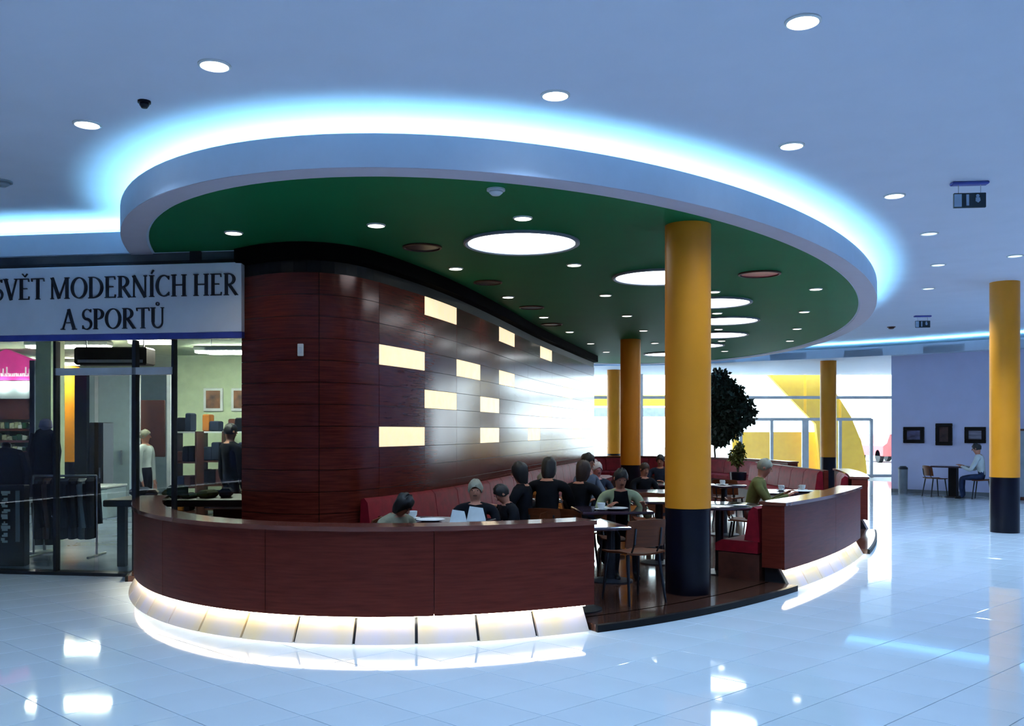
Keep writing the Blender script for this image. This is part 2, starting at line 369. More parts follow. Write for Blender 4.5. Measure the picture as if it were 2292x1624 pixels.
# ================================================================== BAR WALLS
def bar(name, label, s0, s1, panel=1.36, lit=True):
    """low curved wall: wood panels, ledge, end posts, recessed lit stone plinth"""
    t = thing(name, label, 'low wall', (0, 0, 0)); n = max(1, round(abs(s1-s0)/panel))
    obj('core', MB().sweep(ELL, s0, s1, [(.15, .21), (.15, .84), (.36, .84), (.36, .21)]), M['wood_bar'], t)
    for i in range(n):
        a, b = s0+(s1-s0)*i/n, s0+(s1-s0)*(i+1)/n; g = .003
        obj('front_panel', MB().sweep(ELL, a+g, b-g, [(.12, .20), (.12, .845), (.152, .845), (.152, .20)]), M['wood_bar'], t, True)
    obj('ledge', MB().sweep(ELL, s0-.01, s1+.01, [(.10, .845), (.10, .88), (.39, .88), (.39, .845)]), M['wood_edge'], t, True)
    m = max(1, round(abs(s1-s0-.2)/.47))
    obj('plinth_core', MB().sweep(ELL, s0+.06, s1-.06, [(.11, 0), (.225, .208), (.355, .208), (.355, 0)]), M['darksteel'], t)
    for i in range(m):
        a, b = s0+.07+(s1-s0-.14)*i/m, s0+.07+(s1-s0-.14)*(i+1)/m
        obj('stone_panel', MB().sweep(ELL, a+.012, b-.012, [(.075, 0), (.195, .2085), (.224, .2085), (.109, 0)], .12), M['stone'], t)
    if lit: obj('light_strip', MB().sweep(ELL, s0+.08, s1-.08, [(.135, .192), (.135, .199), (.175, .199), (.175, .192)], .2), M['led'], t)
    return t
B1R = ELL.s_px(1333, S_RIGHT, S_LEFT, .12); B1L = s_of_t(3.86)
B2L = ELL.s_px(1756, S_RIGHT, S_LEFT, .12); B2R = ELL.s_px(1926, S_RIGHT, S_LEFT, .12)
apron(B2L-.05, B1R+.05); apron(B1L-.5, B1L+.9)
bar('curved_bar_wall', 'long curved mahogany low wall in front with glowing stone plinth', B1R, B1L)
bar('curved_bar_wall', 'short mahogany low wall right of the thick column with glowing plinth', B2R, B2L)
def s_at_y(y, k=0):                                  # arc position on the right side at a distance y
    return min((abs(ELL.at(u, k).y-y), u) for u in [s_of_t(.5)+(s_of_t(2.6)-s_of_t(.5))*i/400 for i in range(401)])[1]
apron(s_at_y(14.3)-.05, B2R+.05)
bar('curved_bar_wall', 'brown low wall beyond the gap, behind the right mahogany wall', s_at_y(17.6), s_at_y(14.3), lit=False)
bar('curved_bar_wall', 'dark red low wall at the far end of the cafe below the windows', -2.6, 6.2, lit=False)

# ================================================================== WOOD PANEL WALL
ww = struct(link('wall_wood', None)); ww['label'] = 'curved mahogany panel wall with lit cream panels'
obj('core', MB().sweep(WALL, 0, WALL.L, [(-.30, PLAT), (-.30, ZC), (-.012, ZC), (-.012, PLAT)]), M['black'], ww)
s850 = WALL.s_px(850, 0, WALL.L); js = [0, WALL.s_px(712, 0, WALL.L), s850]
while js[-1] < WALL.L-.9: js.append(js[-1]+1.13)
js[-1] = WALL.L
rows = [.04+.23*k for k in range(15)]               # joints between the rows of panels
def col_of(px):
    u = WALL.s_px(px, 0, WALL.L); return max(i for i in range(len(js)-1) if js[i] <= u+1e-6)
litset = {(col_of(px), round((z-.04)/.23)) for px, z in [(903, 2.34), (903, 1.42), (992, 1.88), (992, 3.03), (1052, 2.34), (1091, 1.42), (1114, 1.88), (1122, 3.03), (1148, 2.34), (1185, 1.42), (1222, 3.03), (1222, 1.88), (1262, 2.34), (1294, 1.42)]}
for c in range(len(js)-1):
    for r in range(len(rows)-1):
        z0, z1 = max(rows[r], PLAT), rows[r+1]; g = .003; lit = (c, r) in litset
        o = obj('lit_panel' if lit else 'panel', MB().sweep(WALL, js[c]+g, js[c+1]-g, [(-.010, z0+g), (0, z0+g), (0, z1-g), (-.010, z1-g)], .16), M['cream'] if lit else M['wood'], ww, True)
        if lit: o['label'] = 'glowing cream panel'
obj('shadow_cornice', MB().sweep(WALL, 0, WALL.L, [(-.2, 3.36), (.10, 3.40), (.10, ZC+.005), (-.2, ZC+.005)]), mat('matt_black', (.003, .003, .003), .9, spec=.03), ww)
p = WALL.at(WALL.s_px(676, 0, WALL.L)); tg = WALL.tangent(WALL.s_px(676, 0, WALL.L)); zz = at(676, 783, p.y).z
sw = thing('wall_switch', 'small white switch plate high on the wood wall', 'switch', (p.x, p.y, zz), math.atan2(tg.y, tg.x))
obj('plate', MB().bevbox(-.03, .03, -.02, 0, -.065, .065, .005), M['white'], sw); obj('rocker', MB().bevbox(-.012, .012, -.028, -.018, -.03, .03, .003), M['palegrey'], sw)

# ================================================================== COLUMNS
def column(x, y, label, z0=0, z1=ZC+.01, r=.217, band=.87):
    t = thing('yellow_column', label, 'column', (x, y, z0), 0)
    obj('base', MB().lathe([(r*.99, 0), (r*.99, band-z0-.01)], 40), M['navy'], t, True)
    obj('joint', MB().lathe([(r*.97, band-z0-.01), (r*.97, band-z0)], 40), M['black'], t, True)
    obj('shaft', MB().lathe([(r, band-z0), (r, z1-z0)], 40), M['yellow'], t, True); return t
mc = P(1543, 1335, PLAT*.5)
column(mc.x, 8.75, 'thick yellow column with navy base at the cafe opening', PLAT)
column(2.55, 19.7, 'yellow column inside the cafe nearest the wood wall', PLAT)
column(3.27, 29.4, 'slim yellow column outside the cafe, left edge of the windows', 0)
column(8.84, 25.6, 'yellow column right of the tree before the window wall', 0)
column(7.80, 14.5, 'yellow column at the right edge standing on the white floor', 0, ZT)

# ================================================================== LIGHTS
def lamp_child(parent, w, col, size, spot, z=-.03):
    l = bpy.data.lights.new('lamp', 'SPOT'); l.energy = w; l.color = col; l.spot_size = spot; l.spot_blend = .6; l.shadow_soft_size = size
    o = bpy.data.objects.new('lamp', l); C.objects.link(o); o.parent = parent; o.location = (0, 0, z); return o
def make_down(r, lens):
    a = MB().lathe([(r*1.22, 0), (r*1.22, -.008), (r*1.05, -.014), (r, -.006), (r, 0)], 28).mesh('trim', M['white'], True)
    b = MB().lathe([(r, -.001), (r, -.006)], 28).mesh('lens', lens); return a, b
D1 = make_down(.085, M['lens']); D1d = make_down(.085, M['lens_dim']); D2 = make_down(.075, M['lens_warm'])
def down(x, y, z, label, group, kit, w, col, spot=2.25):
    t = thing('downlight', label, 'ceiling light', (x, y, z), 0, group); link('trim', kit[0], t); link('lens', kit[1], t)
    if w: lamp_child(t, w, col, .07, spot)
    return t
g = 'recessed downlights in the white mall ceiling'
for px, py, lb, kit in [(1797, 47, 'round recessed downlight in the upper right of the white ceiling', D1), (480, 145, 'round recessed downlight upper left in the white ceiling', D1),
        (1243, 212, 'recessed downlight just above the middle of the blue glow', D1), (195, 277, 'recessed downlight left of the canopy beside the dark detector', D1),
        (1772, 325, 'recessed downlight just outside the right shoulder of the glow', D1), (2002, 437, 'recessed downlight left of the larger exit sign', D1),
        (2080, 522, 'faint recessed downlight below the larger exit sign', D1d), (2100, 592, 'faint recessed downlight halfway between the two exit signs', D1d),
        (2078, 645, 'faint recessed downlight above the smaller exit sign', D1d), (2272, 572, 'faint recessed downlight at the right edge of the picture', D1d),
        (2248, 630, 'faint recessed downlight just over the right yellow column', D1d)]:
    q = P(px, py, ZT); down(q.x, q.y, ZT, lb, g, kit, LAMP_W if kit is D1 else LAMP_W*2, LAMP_COL)
for x in (-6, 0, 6, 12):
    for y in (-4, 1.5): down(x, y, ZT, 'added unseen downlight in the mall ceiling behind the viewer', 'added downlights behind the viewer', D1, LAMP_W*1.6, LAMP_COL)  # unseen lamps added to light the near part of the mall
for x, y in ((10.9, 17.6), (12.6, 15.6), (11.2, 14.2), (13.8, 13.6)):
    down(x, y, ZT, 'added unseen downlight in the mall ceiling right of the view', 'added downlights right of the view', D1, LAMP_W*1.7, LAMP_COL, 2.7)  # out-of-frame fixtures added to brighten the picture wall
rowsL = [('beside the wood wall', [(523, 520), (1020, 600), (1137, 664), (1217, 709), (1275, 742), (1322, 768), (1357, 787)]),
         ('left of the big light discs', [(842, 503), (1285, 592), (1355, 660), (1403, 706), (1440, 739), (1466, 767)]),
         ('right of the thick column', [(1170, 487), (1598, 652), (1605, 700), (1608, 736), (1615, 762), (1622, 785)]),
         ('along the right rim', [(1826, 646), (1800, 697), (1784, 735), (1768, 762)])]
nth = ['first', 'second', 'third', 'fourth', 'fifth', 'sixth', 'seventh']
for nm, pl in rowsL:
    for i, (px, py) in enumerate(pl):
        q = P(px, py, ZC+.012); down(q.x, q.y, ZC+.012, f'{nth[i]} downlight from the front in the green ceiling row {nm}', 'downlights in the green ceiling', D2, CAFE_W, CAFE_COL)
discs = [(.10, 9.54), (1.88, 11.65), (3.05, 13.97), (3.78, 16.25), (4.2, 18.65), (4.25, 20.95), (3.95, 23.3)]
for i, (x, y) in enumerate(discs):
    t = thing('light_disc', f'{["largest and nearest", "second", "third", "fourth", "fifth", "sixth", "farthest"][i]} big white light disc in the green ceiling', 'ceiling light', (x, y, ZC+.012), 0, 'big light discs in the green ceiling')
    obj('rim', MB().lathe([(.605, 0), (.605, -.02), (.585, -.03), (.56, -.02), (.56, 0)], 48), M['grey'], t, True)
    obj('diffuser', MB().lathe([(.558, -.002), (.552, -.012), (.4, -.022), (.05, -.026)], 48), M['dome'], t, True)
for px, py, r, lb in [(945, 552, .21, 'dark round ceiling speaker above the front of the wood wall'), (1092, 631, .19, 'second dark ceiling speaker along the wood wall'), (1190, 687, .2, 'third dark ceiling speaker along the wood wall'),
        (1235, 725, .2, 'fourth dark ceiling speaker along the wood wall, farthest'), (1700, 612, .26, 'reddish round ceiling speaker right of the thick column')]:
    q = P(px, py, ZC+.012); t = thing('ceiling_speaker', lb, 'speaker', (q.x, q.y, ZC+.012), 0, 'round ceiling speakers')
    obj('rim', MB().lathe([(r, 0), (r, -.015), (r*.9, -.02), (r*.88, 0)], 32), M['brown'], t, True); obj('grille', MB().lathe([(r*.88, -.002), (r*.86, -.008)], 32), M['carred' if px == 1700 else 'darksteel'], t)
def detector(px, py, z, r, m, lb):
    q = P(px, py, z); t = thing('smoke_detector', lb, 'smoke detector', (q.x, q.y, z)); obj('base', MB().lathe([(r, 0), (r, -.015)], 24), m, t, True)
    obj('chamber', MB().lathe([(r*.7, -.015), (r*.75, -.03), (r*.45, -.05), (r*.1, -.052)], 24), m, t, True)
detector(1110, 423, ZC+.012, .075, M['palegrey'], 'small grey smoke detector near the front rim of the green ceiling')
detector(323, 226, ZT, .045, M['navy'], 'small dark detector on the white ceiling above the left glow')
detector(2, 405, ZT, .10, M['grey'], 'grey detector cut by the left edge of the picture')
detector(1995, 731, ZT, .09, M['brown'], 'faint flat detector left of the smaller exit sign')
def exit_sign(px, py, lb):
    q = P(px, py, ZT); t = thing('exit_sign', lb, 'exit sign', (q.x, q.y, ZT), -.10)
    obj('mount', MB().bevbox(-.165, .165, -.04, .04, -.03, 0, .008), M['signblue'], t)
    for x in (-.1, .1): obj('hanger', MB().tube([(x, 0, -.02), (x, 0, -.11)], .004, 6), M['steel'], t)
    obj('panel', MB().bevbox(-.145, .145, -.012, .012, -.245, -.105, .004), M['exitgreen'], t)
    obj('left_bar', MB().box(-.142, -.075, -.0135, -.011, -.235, -.115), M['exitwhite'], t)
    obj('door_mark', MB().box(-.033, -.008, -.0135, -.011, -.225, -.12), M['exitwhite'], t)
    b = MB(); b.lathe([(.016, 0), (.016, .002)], 12, (.07, -.0115, -.135), Matrix.Rotation(PI/2, 4, 'X'))
    b.add([(x, -.0135, z) for x, z in ((.05, -.15), (.09, -.15), (.095, -.18), (.075, -.2), (.05, -.185))], [(0, 1, 2, 3, 4)])
    obj('runner_mark', b, M['exitwhite'], t)
exit_sign(2170, 407, 'larger hanging exit sign with dark face at upper right'); exit_sign(2065, 706, 'smaller far exit sign hanging above the picture wall')

# ================================================================== SHOP FRONT
T0 = shop_T()                                        # local x runs right along the front (0 at the wood wall), y goes into the shop
bk = struct(obj('ceiling_bulkhead', MB().box(-9.5, -1.12, 0, .06, ZC+.006, ZF-.01, T0), M['fascia']))
obj('bulkhead_deck', MB().box(-9.5, .2, .06, 1.2, ZC+.006, ZF-.15, T0), M['fascia'], bk)
obj('bulkhead_back', MB().box(-9.5, .2, .62, .70, ZF-.15, ZT, T0), M['ceiling'], bk)
obj('cove_tube', MB().box(-9.4, -1.2, .28, .32, ZF-.11, ZF-.07, T0), M['cove'], bk)
sf = struct(link('trim_1', None)); sf['label'] = 'dark metal shop front frame'
def lx(px, k=0): return -shop_l(px, k)
obj('head_beam', MB().box(-9.5, .05, .02, .12, 3.40, 3.46, T0), M['darksteel'], sf)
for px, w in ((-60, .05), (118, .016), (296, .022), (383, .014), (433, .06)):
    obj('mullion' if px != 433 else 'upper_post', MB().box(lx(px)-w, lx(px)+w, .03, .11, 0 if px != 433 else 3.41, 2.60 if px != 433 else ZC+.01, T0), M['darksteel'], sf)
obj('sill', MB().box(-9.5, -.95, -.02, .16, 0, .035, T0), M['darksteel'], sf)
obj('door_head', MB().box(lx(118), lx(383), .03, .10, 2.22, 2.30, T0), M['palegrey'], sf)
for a, b in ((-60, 118), (118, 208), (208, 296), (296, 383), (383, 545)):
    obj('pane', MB().box(lx(a)+.025, lx(b)-.025, .06, .07, .04, 2.21 if b in (208, 296, 383) else 2.6, T0), M['shopglass'], sf)
obj('upper_pane', MB().box(-9.5, 0, .07, .08, 3.4, ZC+.02, T0), mat('dark_glazing', (.05, .06, .08), .25, scale=1.2, col2=(.20, .22, .24)), sf)
struct(obj('floor_shop', MB().prism([shop(.95, .05), shop(9, .05), shop(9, 14), (-1, 24), (-.6, 16), shop(.0, 1.2)], -.003, .012), M['shopfloor']))
struct(obj('ceiling_shop', MB().prism([shop(-.1, .4), shop(9.5, .4), shop(9.5, 14), (-1.0, 24.5), (-.9, 15)], 3.12, 3.16), M['shopgreen']))
# sign board with raised letters
sg = thing('shop_sign', 'wide pale shop sign with two lines of dark serif lettering', 'sign', (SHOP_0.x, SHOP_0.y, 0), SHOP_R)
obj('board', MB().bevbox(-8.5, .06, -.06, .02, 2.665, 3.41, .006), M['signwhite'], sg); obj('lower_edge', MB().box(-8.5, .06, -.05, .02, 2.60, 2.664), M['signblue'], sg)
TK, TN = .135, .050
def stroke(b, pts, ws, d=.018):
    n = len(pts); A = []; 
    for i in range(n):
        t = (Vector(pts[min(i+1, n-1)])-Vector(pts[max(i-1, 0)])).normalized(); nn = Vector((-t.y, t.x)); p = Vector(pts[i]); w = ws[i] if isinstance(ws, list) else ws
        A.append((p+nn*w/2, p-nn*w/2))
    for i in range(n-1):
        q = [A[i][0], A[i][1], A[i+1][1], A[i+1][0]]
        b.add([(v.x, -d, v.y) for v in q]+[(v.x, 0, v.y) for v in q], [(0, 1, 2, 3), (7, 6, 5, 4), (0, 4, 5, 1), (1, 5, 6, 2), (2, 6, 7, 3), (3, 7, 4, 0)])
def arc(cx, cy, rx, ry, a0, a1, n=14): return [(cx+rx*math.cos(math.radians(a0+(a1-a0)*i/n)), cy+ry*math.sin(math.radians(a0+(a1-a0)*i/n))) for i in range(n+1)]
def mod(pts, cx, cy, rx, ry): return [TN+(TK-TN)*abs((x-cx)/rx)**1.6 for x, y in pts]
def glyph(ch):
    b = MB(); base = {'Ě': 'E', 'Í': 'I', 'Ů': 'U'}.get(ch, ch)
    def stem(x, y0=0, y1=1, w=TK, s0=True, s1=True):
        stroke(b, [(x, y0), (x, y1)], w)
        for on, y in ((s0, y0+.018), (s1, y1-.018)):
            if on: stroke(b, [(x-w/2-.055, y), (x+w/2+.055, y)], .036)
    def bar_(x0, x1, y, tip=0):
        stroke(b, [(x0, y), (x1, y)], TN)
        if tip: stroke(b, [(x1-.015, y-.02*(1 if tip > 0 else -1)), (x1+.01, y+.13*tip)], .04)
    w = .6
    if base == 'S':
        p = arc(.27, .735, .21, .24, 30, 265, 16)+arc(.25, .25, .23, .25, 85, -150, 16); stroke(b, p, [TN+(TK-TN)*max(0, 1-abs(i-17)/11) for i in range(len(p))]); w = .52
        stroke(b, [(.45, .83), (.46, .98)], .035); stroke(b, [(.04, .02), (.05, .2)], .035)
    elif base == 'V': stroke(b, [(.06, 1), (.36, .0)], TK); stroke(b, [(.36, 0), (.64, 1)], TN); stroke(b, [(-.05, .982), (.19, .982)], .036); stroke(b, [(.53, .982), (.75, .982)], .036); w = .70
    elif base == 'E': stem(.12, s0=True); bar_(.12, .50, .975, -1); bar_(.12, .42, .52); bar_(.12, .52, .025, 1); w = .58
    elif base == 'T': stem(.33, s1=False); bar_(.33, .64, .975, -1); bar_(.33, .02, .975, -1); w = .66
    elif base == 'M': stem(.08, w=TN); stroke(b, [(.08, 1), (.44, .02)], TK); stroke(b, [(.44, .02), (.80, 1)], TN); stem(.84); w = .98
    elif base == 'O': p = arc(.41, .5, .35, .475, 0, 360, 32); stroke(b, p, mod(p, .41, .5, .35, .475)); w = .82
    elif base == 'D': stem(.12); p = arc(.22, .5, .46, .475, 90, -90, 20); stroke(b, [(.12, .975)]+p+[(.12, .025)], [TN]+mod(p, .22, .5, .46, .475)+[TN]); w = .76
    elif base in 'RP':
        stem(.12); p = arc(.24, .735, .25, .24, 90, -90, 14); stroke(b, [(.12, .975)]+p+[(.12, .495)], [TN]+mod(p, .24, .735, .25, .24)+[TN]); w = .56
        if base == 'R': stroke(b, [(.26, .49), (.60, .02)], TK*.95); stroke(b, [(.55, .018), (.69, .018)], .036); w = .66
    elif base == 'N': stem(.08, w=TN); stroke(b, [(.06, 1), (.64, .0)], TK); stem(.65, w=TN, s0=False); w = .76
    elif base == 'I': stem(.14); w = .28
    elif base == 'C': p = arc(.40, .5, .34, .475, 48, 312, 24); stroke(b, p, mod(p, .40, .5, .34, .475)); stroke(b, [(.63, .78), (.64, .95)], .035); stroke(b, [(.63, .05), (.64, .22)], .035); w = .70
    elif base == 'H': stem(.12); stem(.62); bar_(.12, .62, .52); w = .76
    elif base == 'A': stroke(b, [(.06, 0), (.36, 1)], TN); stroke(b, [(.36, 1), (.66, 0)], TK); bar_(.17, .55, .34); stroke(b, [(-.05, .018), (.17, .018)], .036); stroke(b, [(.54, .018), (.79, .018)], .036); w = .74
    elif base == 'U': stem(.12, .3, 1, s0=False); stem(.60, .3, 1, w=TN, s0=False); p = arc(.36, .3, .24, .275, 180, 360, 14); stroke(b, p, [TK*.8-(TK*.8-TN)*i/14 for i in range(15)]); w = .72
    if ch == 'Ě': stroke(b, [(.18, 1.22), (.31, 1.08), (.44, 1.22)], .05)
    if ch == 'Í': stroke(b, [(.12, 1.07), (.24, 1.24)], .055)
    if ch == 'Ů': p = arc(.36, 1.17, .075, .075, 0, 360, 14); stroke(b, p, .04)
    return b, w
GL = {}
def write(parent, text, x0, x1, z, h, m, y=-.06):
    ws = []; tot = 0
    for ch in text:
        if ch == ' ': ws.append(.26)
        else:
            if ch not in GL: b, w = glyph(ch); GL[ch] = (b.mesh('letter', m, fix=False), w)
            ws.append(GL[ch][1]+.07)
    sx = (x1-x0)/sum(ws); x = x0
    for ch, w in zip(text, ws):
        if ch != ' ': o = link('letter', GL[ch][0], parent, (x, y, z)); o.scale = (sx, 1, h)
        x += w*sx
write(sg, 'SVĚT MODERNÍCH HER', lx(-6), lx(541), 3.055, .235, M['ink']); write(sg, 'A SPORTŮ', lx(147), lx(379), 2.715, .225, M['ink'])
# shop interior: walls, glazing behind, tubes
struct(obj('wall_shop_rear', MB().box(px_x(386, 18.4), -.45, 18.4, 18.55, 0, 3.14), M['shopgreen']))
struct(obj('wall_shop_far', MB().box(-14, px_x(386, 24)+1.0, 24, 24.2, 0, 3.14), M['shopblue']))
struct(obj('wall_shop_pier', MB().box(px_x(80, 13), px_x(114, 13), 13, 13.4, 0, 3.14), M['shopgreen']))
for i, (x0, x1, d, z) in enumerate([(290, 390, 12.2, 2.86), (463, 560, 12.2, 2.72)]):
    y = 766 if i == 0 else 789; a, b_ = at(x0, y, 13), at(x1, y, 13)
    t = thing('fluorescent_light', ['long fluorescent tube light in the shop left of its wall prints', 'fluorescent tube light in the shop next to the wood wall'][i], 'ceiling light', ((a.x+b_.x)/2, 13, a.z), 0, 'shop tube lights')
    L_ = (b_.x-a.x)/2; obj('housing', MB().bevbox(-L_, L_, -.12, .12, .02, .08, .01), M['white'], t); obj('tube', MB().bevbox(-L_+.02, L_-.02, -.1, .1, -.02, .02, .008), M['fluo'], t)
    for x in (-L_*.8, L_*.8): obj('hanger', MB().tube([(x, 0, .07), (x, 0, 3.12-a.z)], .006, 6), M['steel'], t)
for x, y in ((-7.5, 15.5), (-9.5, 19.5), (-5, 16.5)):  # hidden tubes added to brighten the shop interior
    t = thing('fluorescent_light', 'added unseen fluorescent tube light deeper in the shop behind the sign', 'ceiling light', (x, y, 3.02), 0, 'added hidden shop tube lights')
    obj('housing', MB().bevbox(-.7, .7, -.12, .12, .02, .09, .01), M['white'], t); obj('tube', MB().bevbox(-.68, .68, -.1, .1, -.02, .02, .008), M['fluo'], t)
column(px_x(152, 20), 20, 'orange column deep inside the shop at left', 0, 3.0, .235, .93)
def slab(name, x0, x1, y0, y1, d, dep, m, lb, cat, group=None):
    a, b_ = at(x0, y1, d), at(x1, y0, d); return tag(obj(name, MB().bevbox(a.x, b_.x, d, d+dep, max(0.012, a.z), b_.z, .008), m), lb, cat, group)
t = thing('door_surround', 'tall pale blue door leaf with dark jamb inside the shop', 'door', (0, 0, 0))
a, b_ = at(200, 1083, 19), at(290, 828, 19); lf = obj('leaf', MB().bevbox(a.x, b_.x, 19, 19.08, .012, b_.z, .01), M['shopblue'], t)
a2 = at(172, 1083, 19); obj('jamb', MB().bevbox(a2.x, a.x-.01, 18.9, 19.15, .012, b_.z, .01), M['navy'], t); obj('handle', MB().tube([(b_.x-.15, 18.95, .9), (b_.x-.15, 18.95, 1.2)], .02, 8), M['steel'], lf)
t = thing('black_cabinet', 'tall narrow black cabinet beside the pale shop door', 'cabinet', (0, 0, 0)); a, b_ = at(200, 1085, 17.5), at(231, 945, 17.5)
obj('body', MB().bevbox(a.x, b_.x, 17.5, 17.95, .012, b_.z, .01), M['black'], t); dr = obj('door', MB().bevbox(a.x+.01, b_.x-.01, 17.48, 17.5, .1, b_.z-.05, .005), M['black'], t); obj('handle', MB().box(b_.x-.06, b_.x-.04, 17.455, 17.48, .7, .9), M['steel'], dr)
t = thing('inner_doorway', 'pale framed glass door with brown panel inside the shop', 'door', (0, 0, 0)); a, b_ = at(302, 1075, 16), at(382, 838, 16)
for x in (a.x, b_.x-.07): obj('jamb', MB().box(x, x+.07, 16, 16.08, .012, b_.z), M['palegrey'], t)
obj('head', MB().box(a.x, b_.x, 16, 16.08, b_.z, b_.z+.07), M['palegrey'], t); a, b_ = at(309, 1022, 16.2), at(368, 895, 16.2); obj('brown_panel', MB().bevbox(a.x, b_.x, 16.2, 16.25, a.z, b_.z, .008), M['brown'], t)
t = thing('white_counter', 'low pale blue counter on the shop floor left of the display table', 'counter', (0, 0, 0)); a, b_ = P(180, 1160, .012), P(240, 1160, .012)
obj('body', MB().bevbox(a.x, b_.x, a.y, a.y+.8, .012, .56, .01), M['shopblue'], t); obj('top', MB().bevbox(a.x-.02, b_.x+.02, a.y-.02, a.y+.82, .56, .60, .008), M['white'], t)
a, b_ = at(166, 816, 12.5), at(328, 776, 12.5); t = thing('air_curtain', 'long dark air curtain box above the shop door', 'air curtain', ((a.x+b_.x)/2, 12.5, a.z)); w = (b_.x-a.x)/2
obj('housing', MB().bevbox(-w, w, 0, .3, 0, b_.z-a.z, .02), M['black'], t); obj('grille', MB().box(-w+.05, w-.05, -.01, 0, .03, .07), M['grey'], t)
for x in (-w*.8, w*.8): obj('hanger', MB().tube([(x, .15, b_.z-a.z), (x, .15, 3.12-a.z)], .01, 6), M['steel'], t)
# prints and shelving on the rear shop wall
for i, (x0, x1) in enumerate(((455, 498), (517, 560))):
    a, b_ = at(x0, 920, 18.35), at(x1, 868, 18.35); t = thing('framed_print', ['framed dark print with orange figure on the green shop wall', 'framed print on the shop wall partly hidden by the wood wall'][i], 'picture', ((a.x+b_.x)/2, 18.4, a.z), 0)
    w, h = (b_.x-a.x)/2, b_.z-a.z; obj('frame', MB().bevbox(-w, w, -.04, 0, 0, h, .01), M['palegrey'], t); obj('print', MB().box(-w+.05, w-.05, -.045, -.035, .06, h-.05), M['print_'], t)
for i, (x0, x1, d) in enumerate(((388, 440, 16.6), (446, 500, 17.2), (504, 550, 17.6))):
    a, b_ = at(x0, 1100, d), at(x1, 968, d); t = thing('shop_shelf', ['dark shelf unit next to the shop glass door full of clothes', 'dark shelf unit under the framed print with orange figure', 'dark shelf unit in the shop against the wood wall'][i], 'shelf', ((a.x+b_.x)/2, d, .012)); w = (b_.x-a.x)/2
    for x in (-w, w-.03): obj('side', MB().box(x, x+.03, 0, .4, 0, 1.58), M['brown'], t)
    for z in (.1, .55, 1.0, 1.55): obj('shelf_board', MB().box(-w+.03, w-.03, 0, .4, z, z+.03), M['palegrey'] if z > 1.5 else M['brown'], t)
    for zi, z in enumerate((.13, .58, 1.03, 1.58)):
        lv = ['bottom', 'second', 'third', 'top'][zi]
        x = -w+.05
        while x < w-.14:
            ww_ = random.uniform(.1, .2); h = random.uniform(.18, .36); mm = random.choice(['blackcloth', 'blackcloth', 'navycloth', 'brown', 'denim', 'orangecloth'])
            p0 = (t.location.x+x, d+.03, .012+z); xx = min(ww_, w-.04-x)
            tag(link('folded_garment', MB().bevbox(0, xx-.01, 0, .3, 0, h, .02).mesh('folded_garment', M[mm]), None, p0), f'folded dark garment on the {lv} board of {["the shelf unit by the shop door", "the shelf unit under the print", "the shelf by the wood wall"][i]}', 'clothing', f'folded garments on {lv} shop shelf {["by the door", "under the print", "by the wall"][i]}'); x += ww_
t = thing('display_table', 'black display table inside the shop window behind the curved low wall', 'table', (0, 0, 0)); q = P(262, 1268, .012); tx, ty = q.x, q.y
obj('top', MB().bevbox(tx-.12, tx+1.75, ty-.1, ty+1.0, .72, .80, .01), M['black'], t)
for x in (tx, tx+1.55):
    for y in (ty, ty+.8): obj('leg', MB().bevbox(x, x+.09, y, y+.09, .012, .72, .006), M['black'], t)
for i in range(9):
    x = tx+.02+i*.19; y = ty+.15+random.random()*.5; hgt = random.uniform(.05, .16)
    b = MB().bevbox(-.07, .07, -.12, .12, 0, hgt, .03)
    tag(obj('folded_clothes', b, M[random.choice(['blackcloth', 'navycloth', 'bottle', 'khaki', 'brown', 'greycloth'])], None, False, (x, y, .80), (0, 0, random.uniform(-.3, .3))), 'folded dark clothes on the black display table', 'clothing', 'clothes on the display table')
t = thing('shoe_bench', 'low white topped bench beside the wood wall in the shop', 'bench', (0, 0, 0)); a, b_ = at(470, 1130, 11.4), at(556, 1130, 11.4)
obj('top', MB().bevbox(a.x, b_.x, 11.4, 11.85, a.z-.05, a.z, .01), M['white'], t); obj('body', MB().bevbox(a.x+.03, b_.x-.02, 11.43, 11.82, .012, a.z-.05, .01), M['navy'], t)
# pink kiosk seen through the glass at far left
t = thing('pink_kiosk', 'kiosk with gabled pink sign and lit shelves at far left', 'kiosk', (0, 0, 0)); dk = 17
a, b_ = at(-60, 850, dk), at(76, 850, dk)
b = poly_y([(-60, 850), (-60, 815), (12, 781), (76, 806), (76, 850)], dk, dk+.15); obj('sign_panel', b, M['pink'], t)
b = MB(); x = at(-2, 842, dk)
random.seed(3)
for i in range(9):
    hx = .055+random.choice([0, .09, .12, 0]); xx = x.x+.07*i; b.box(xx, xx+.018, dk-.02, dk, x.z, x.z+hx); b.box(xx, xx+.052, dk-.02, dk, x.z+(.0 if i % 2 else .045), x.z+(.014 if i % 2 else .06)); b.box(xx+.04, xx+.055, dk-.02, dk, x.z, x.z+.055)
obj('sign_lettering', b, mat('lettering_white', (.85, .75, .8), .5, emit=(1, .8, .9), estr=.4), t)
obj('canopy_band', poly_y([(-60, 852), (74, 852), (74, 892), (-60, 892)], dk+.02, dk+.3), M['grey'], t)
for px in (8, 52): a = at(px, 862, dk); obj('spot_lamp', MB().bevbox(a.x-.08, a.x+.06, dk-.05, dk+.02, a.z-.05, a.z+.05, .01), M['fluo'], t)
obj('red_band', poly_y([(-60, 893), (70, 893), (70, 938), (-60, 938)], dk+.05, dk+.3), M['brown'], t)
for y in (962, 988, 1012, 1040):
    obj('shelf', poly_y([(-60, y-3), (66, y-3), (66, y+2), (-60, y+2)], dk, dk+.35), M['brown'], t)
obj('kiosk_back', poly_y([(-60, 938), (66, 938), (66, 1110), (-60, 1110)], dk+.36, dk+.45), M['shopgreen'], t)
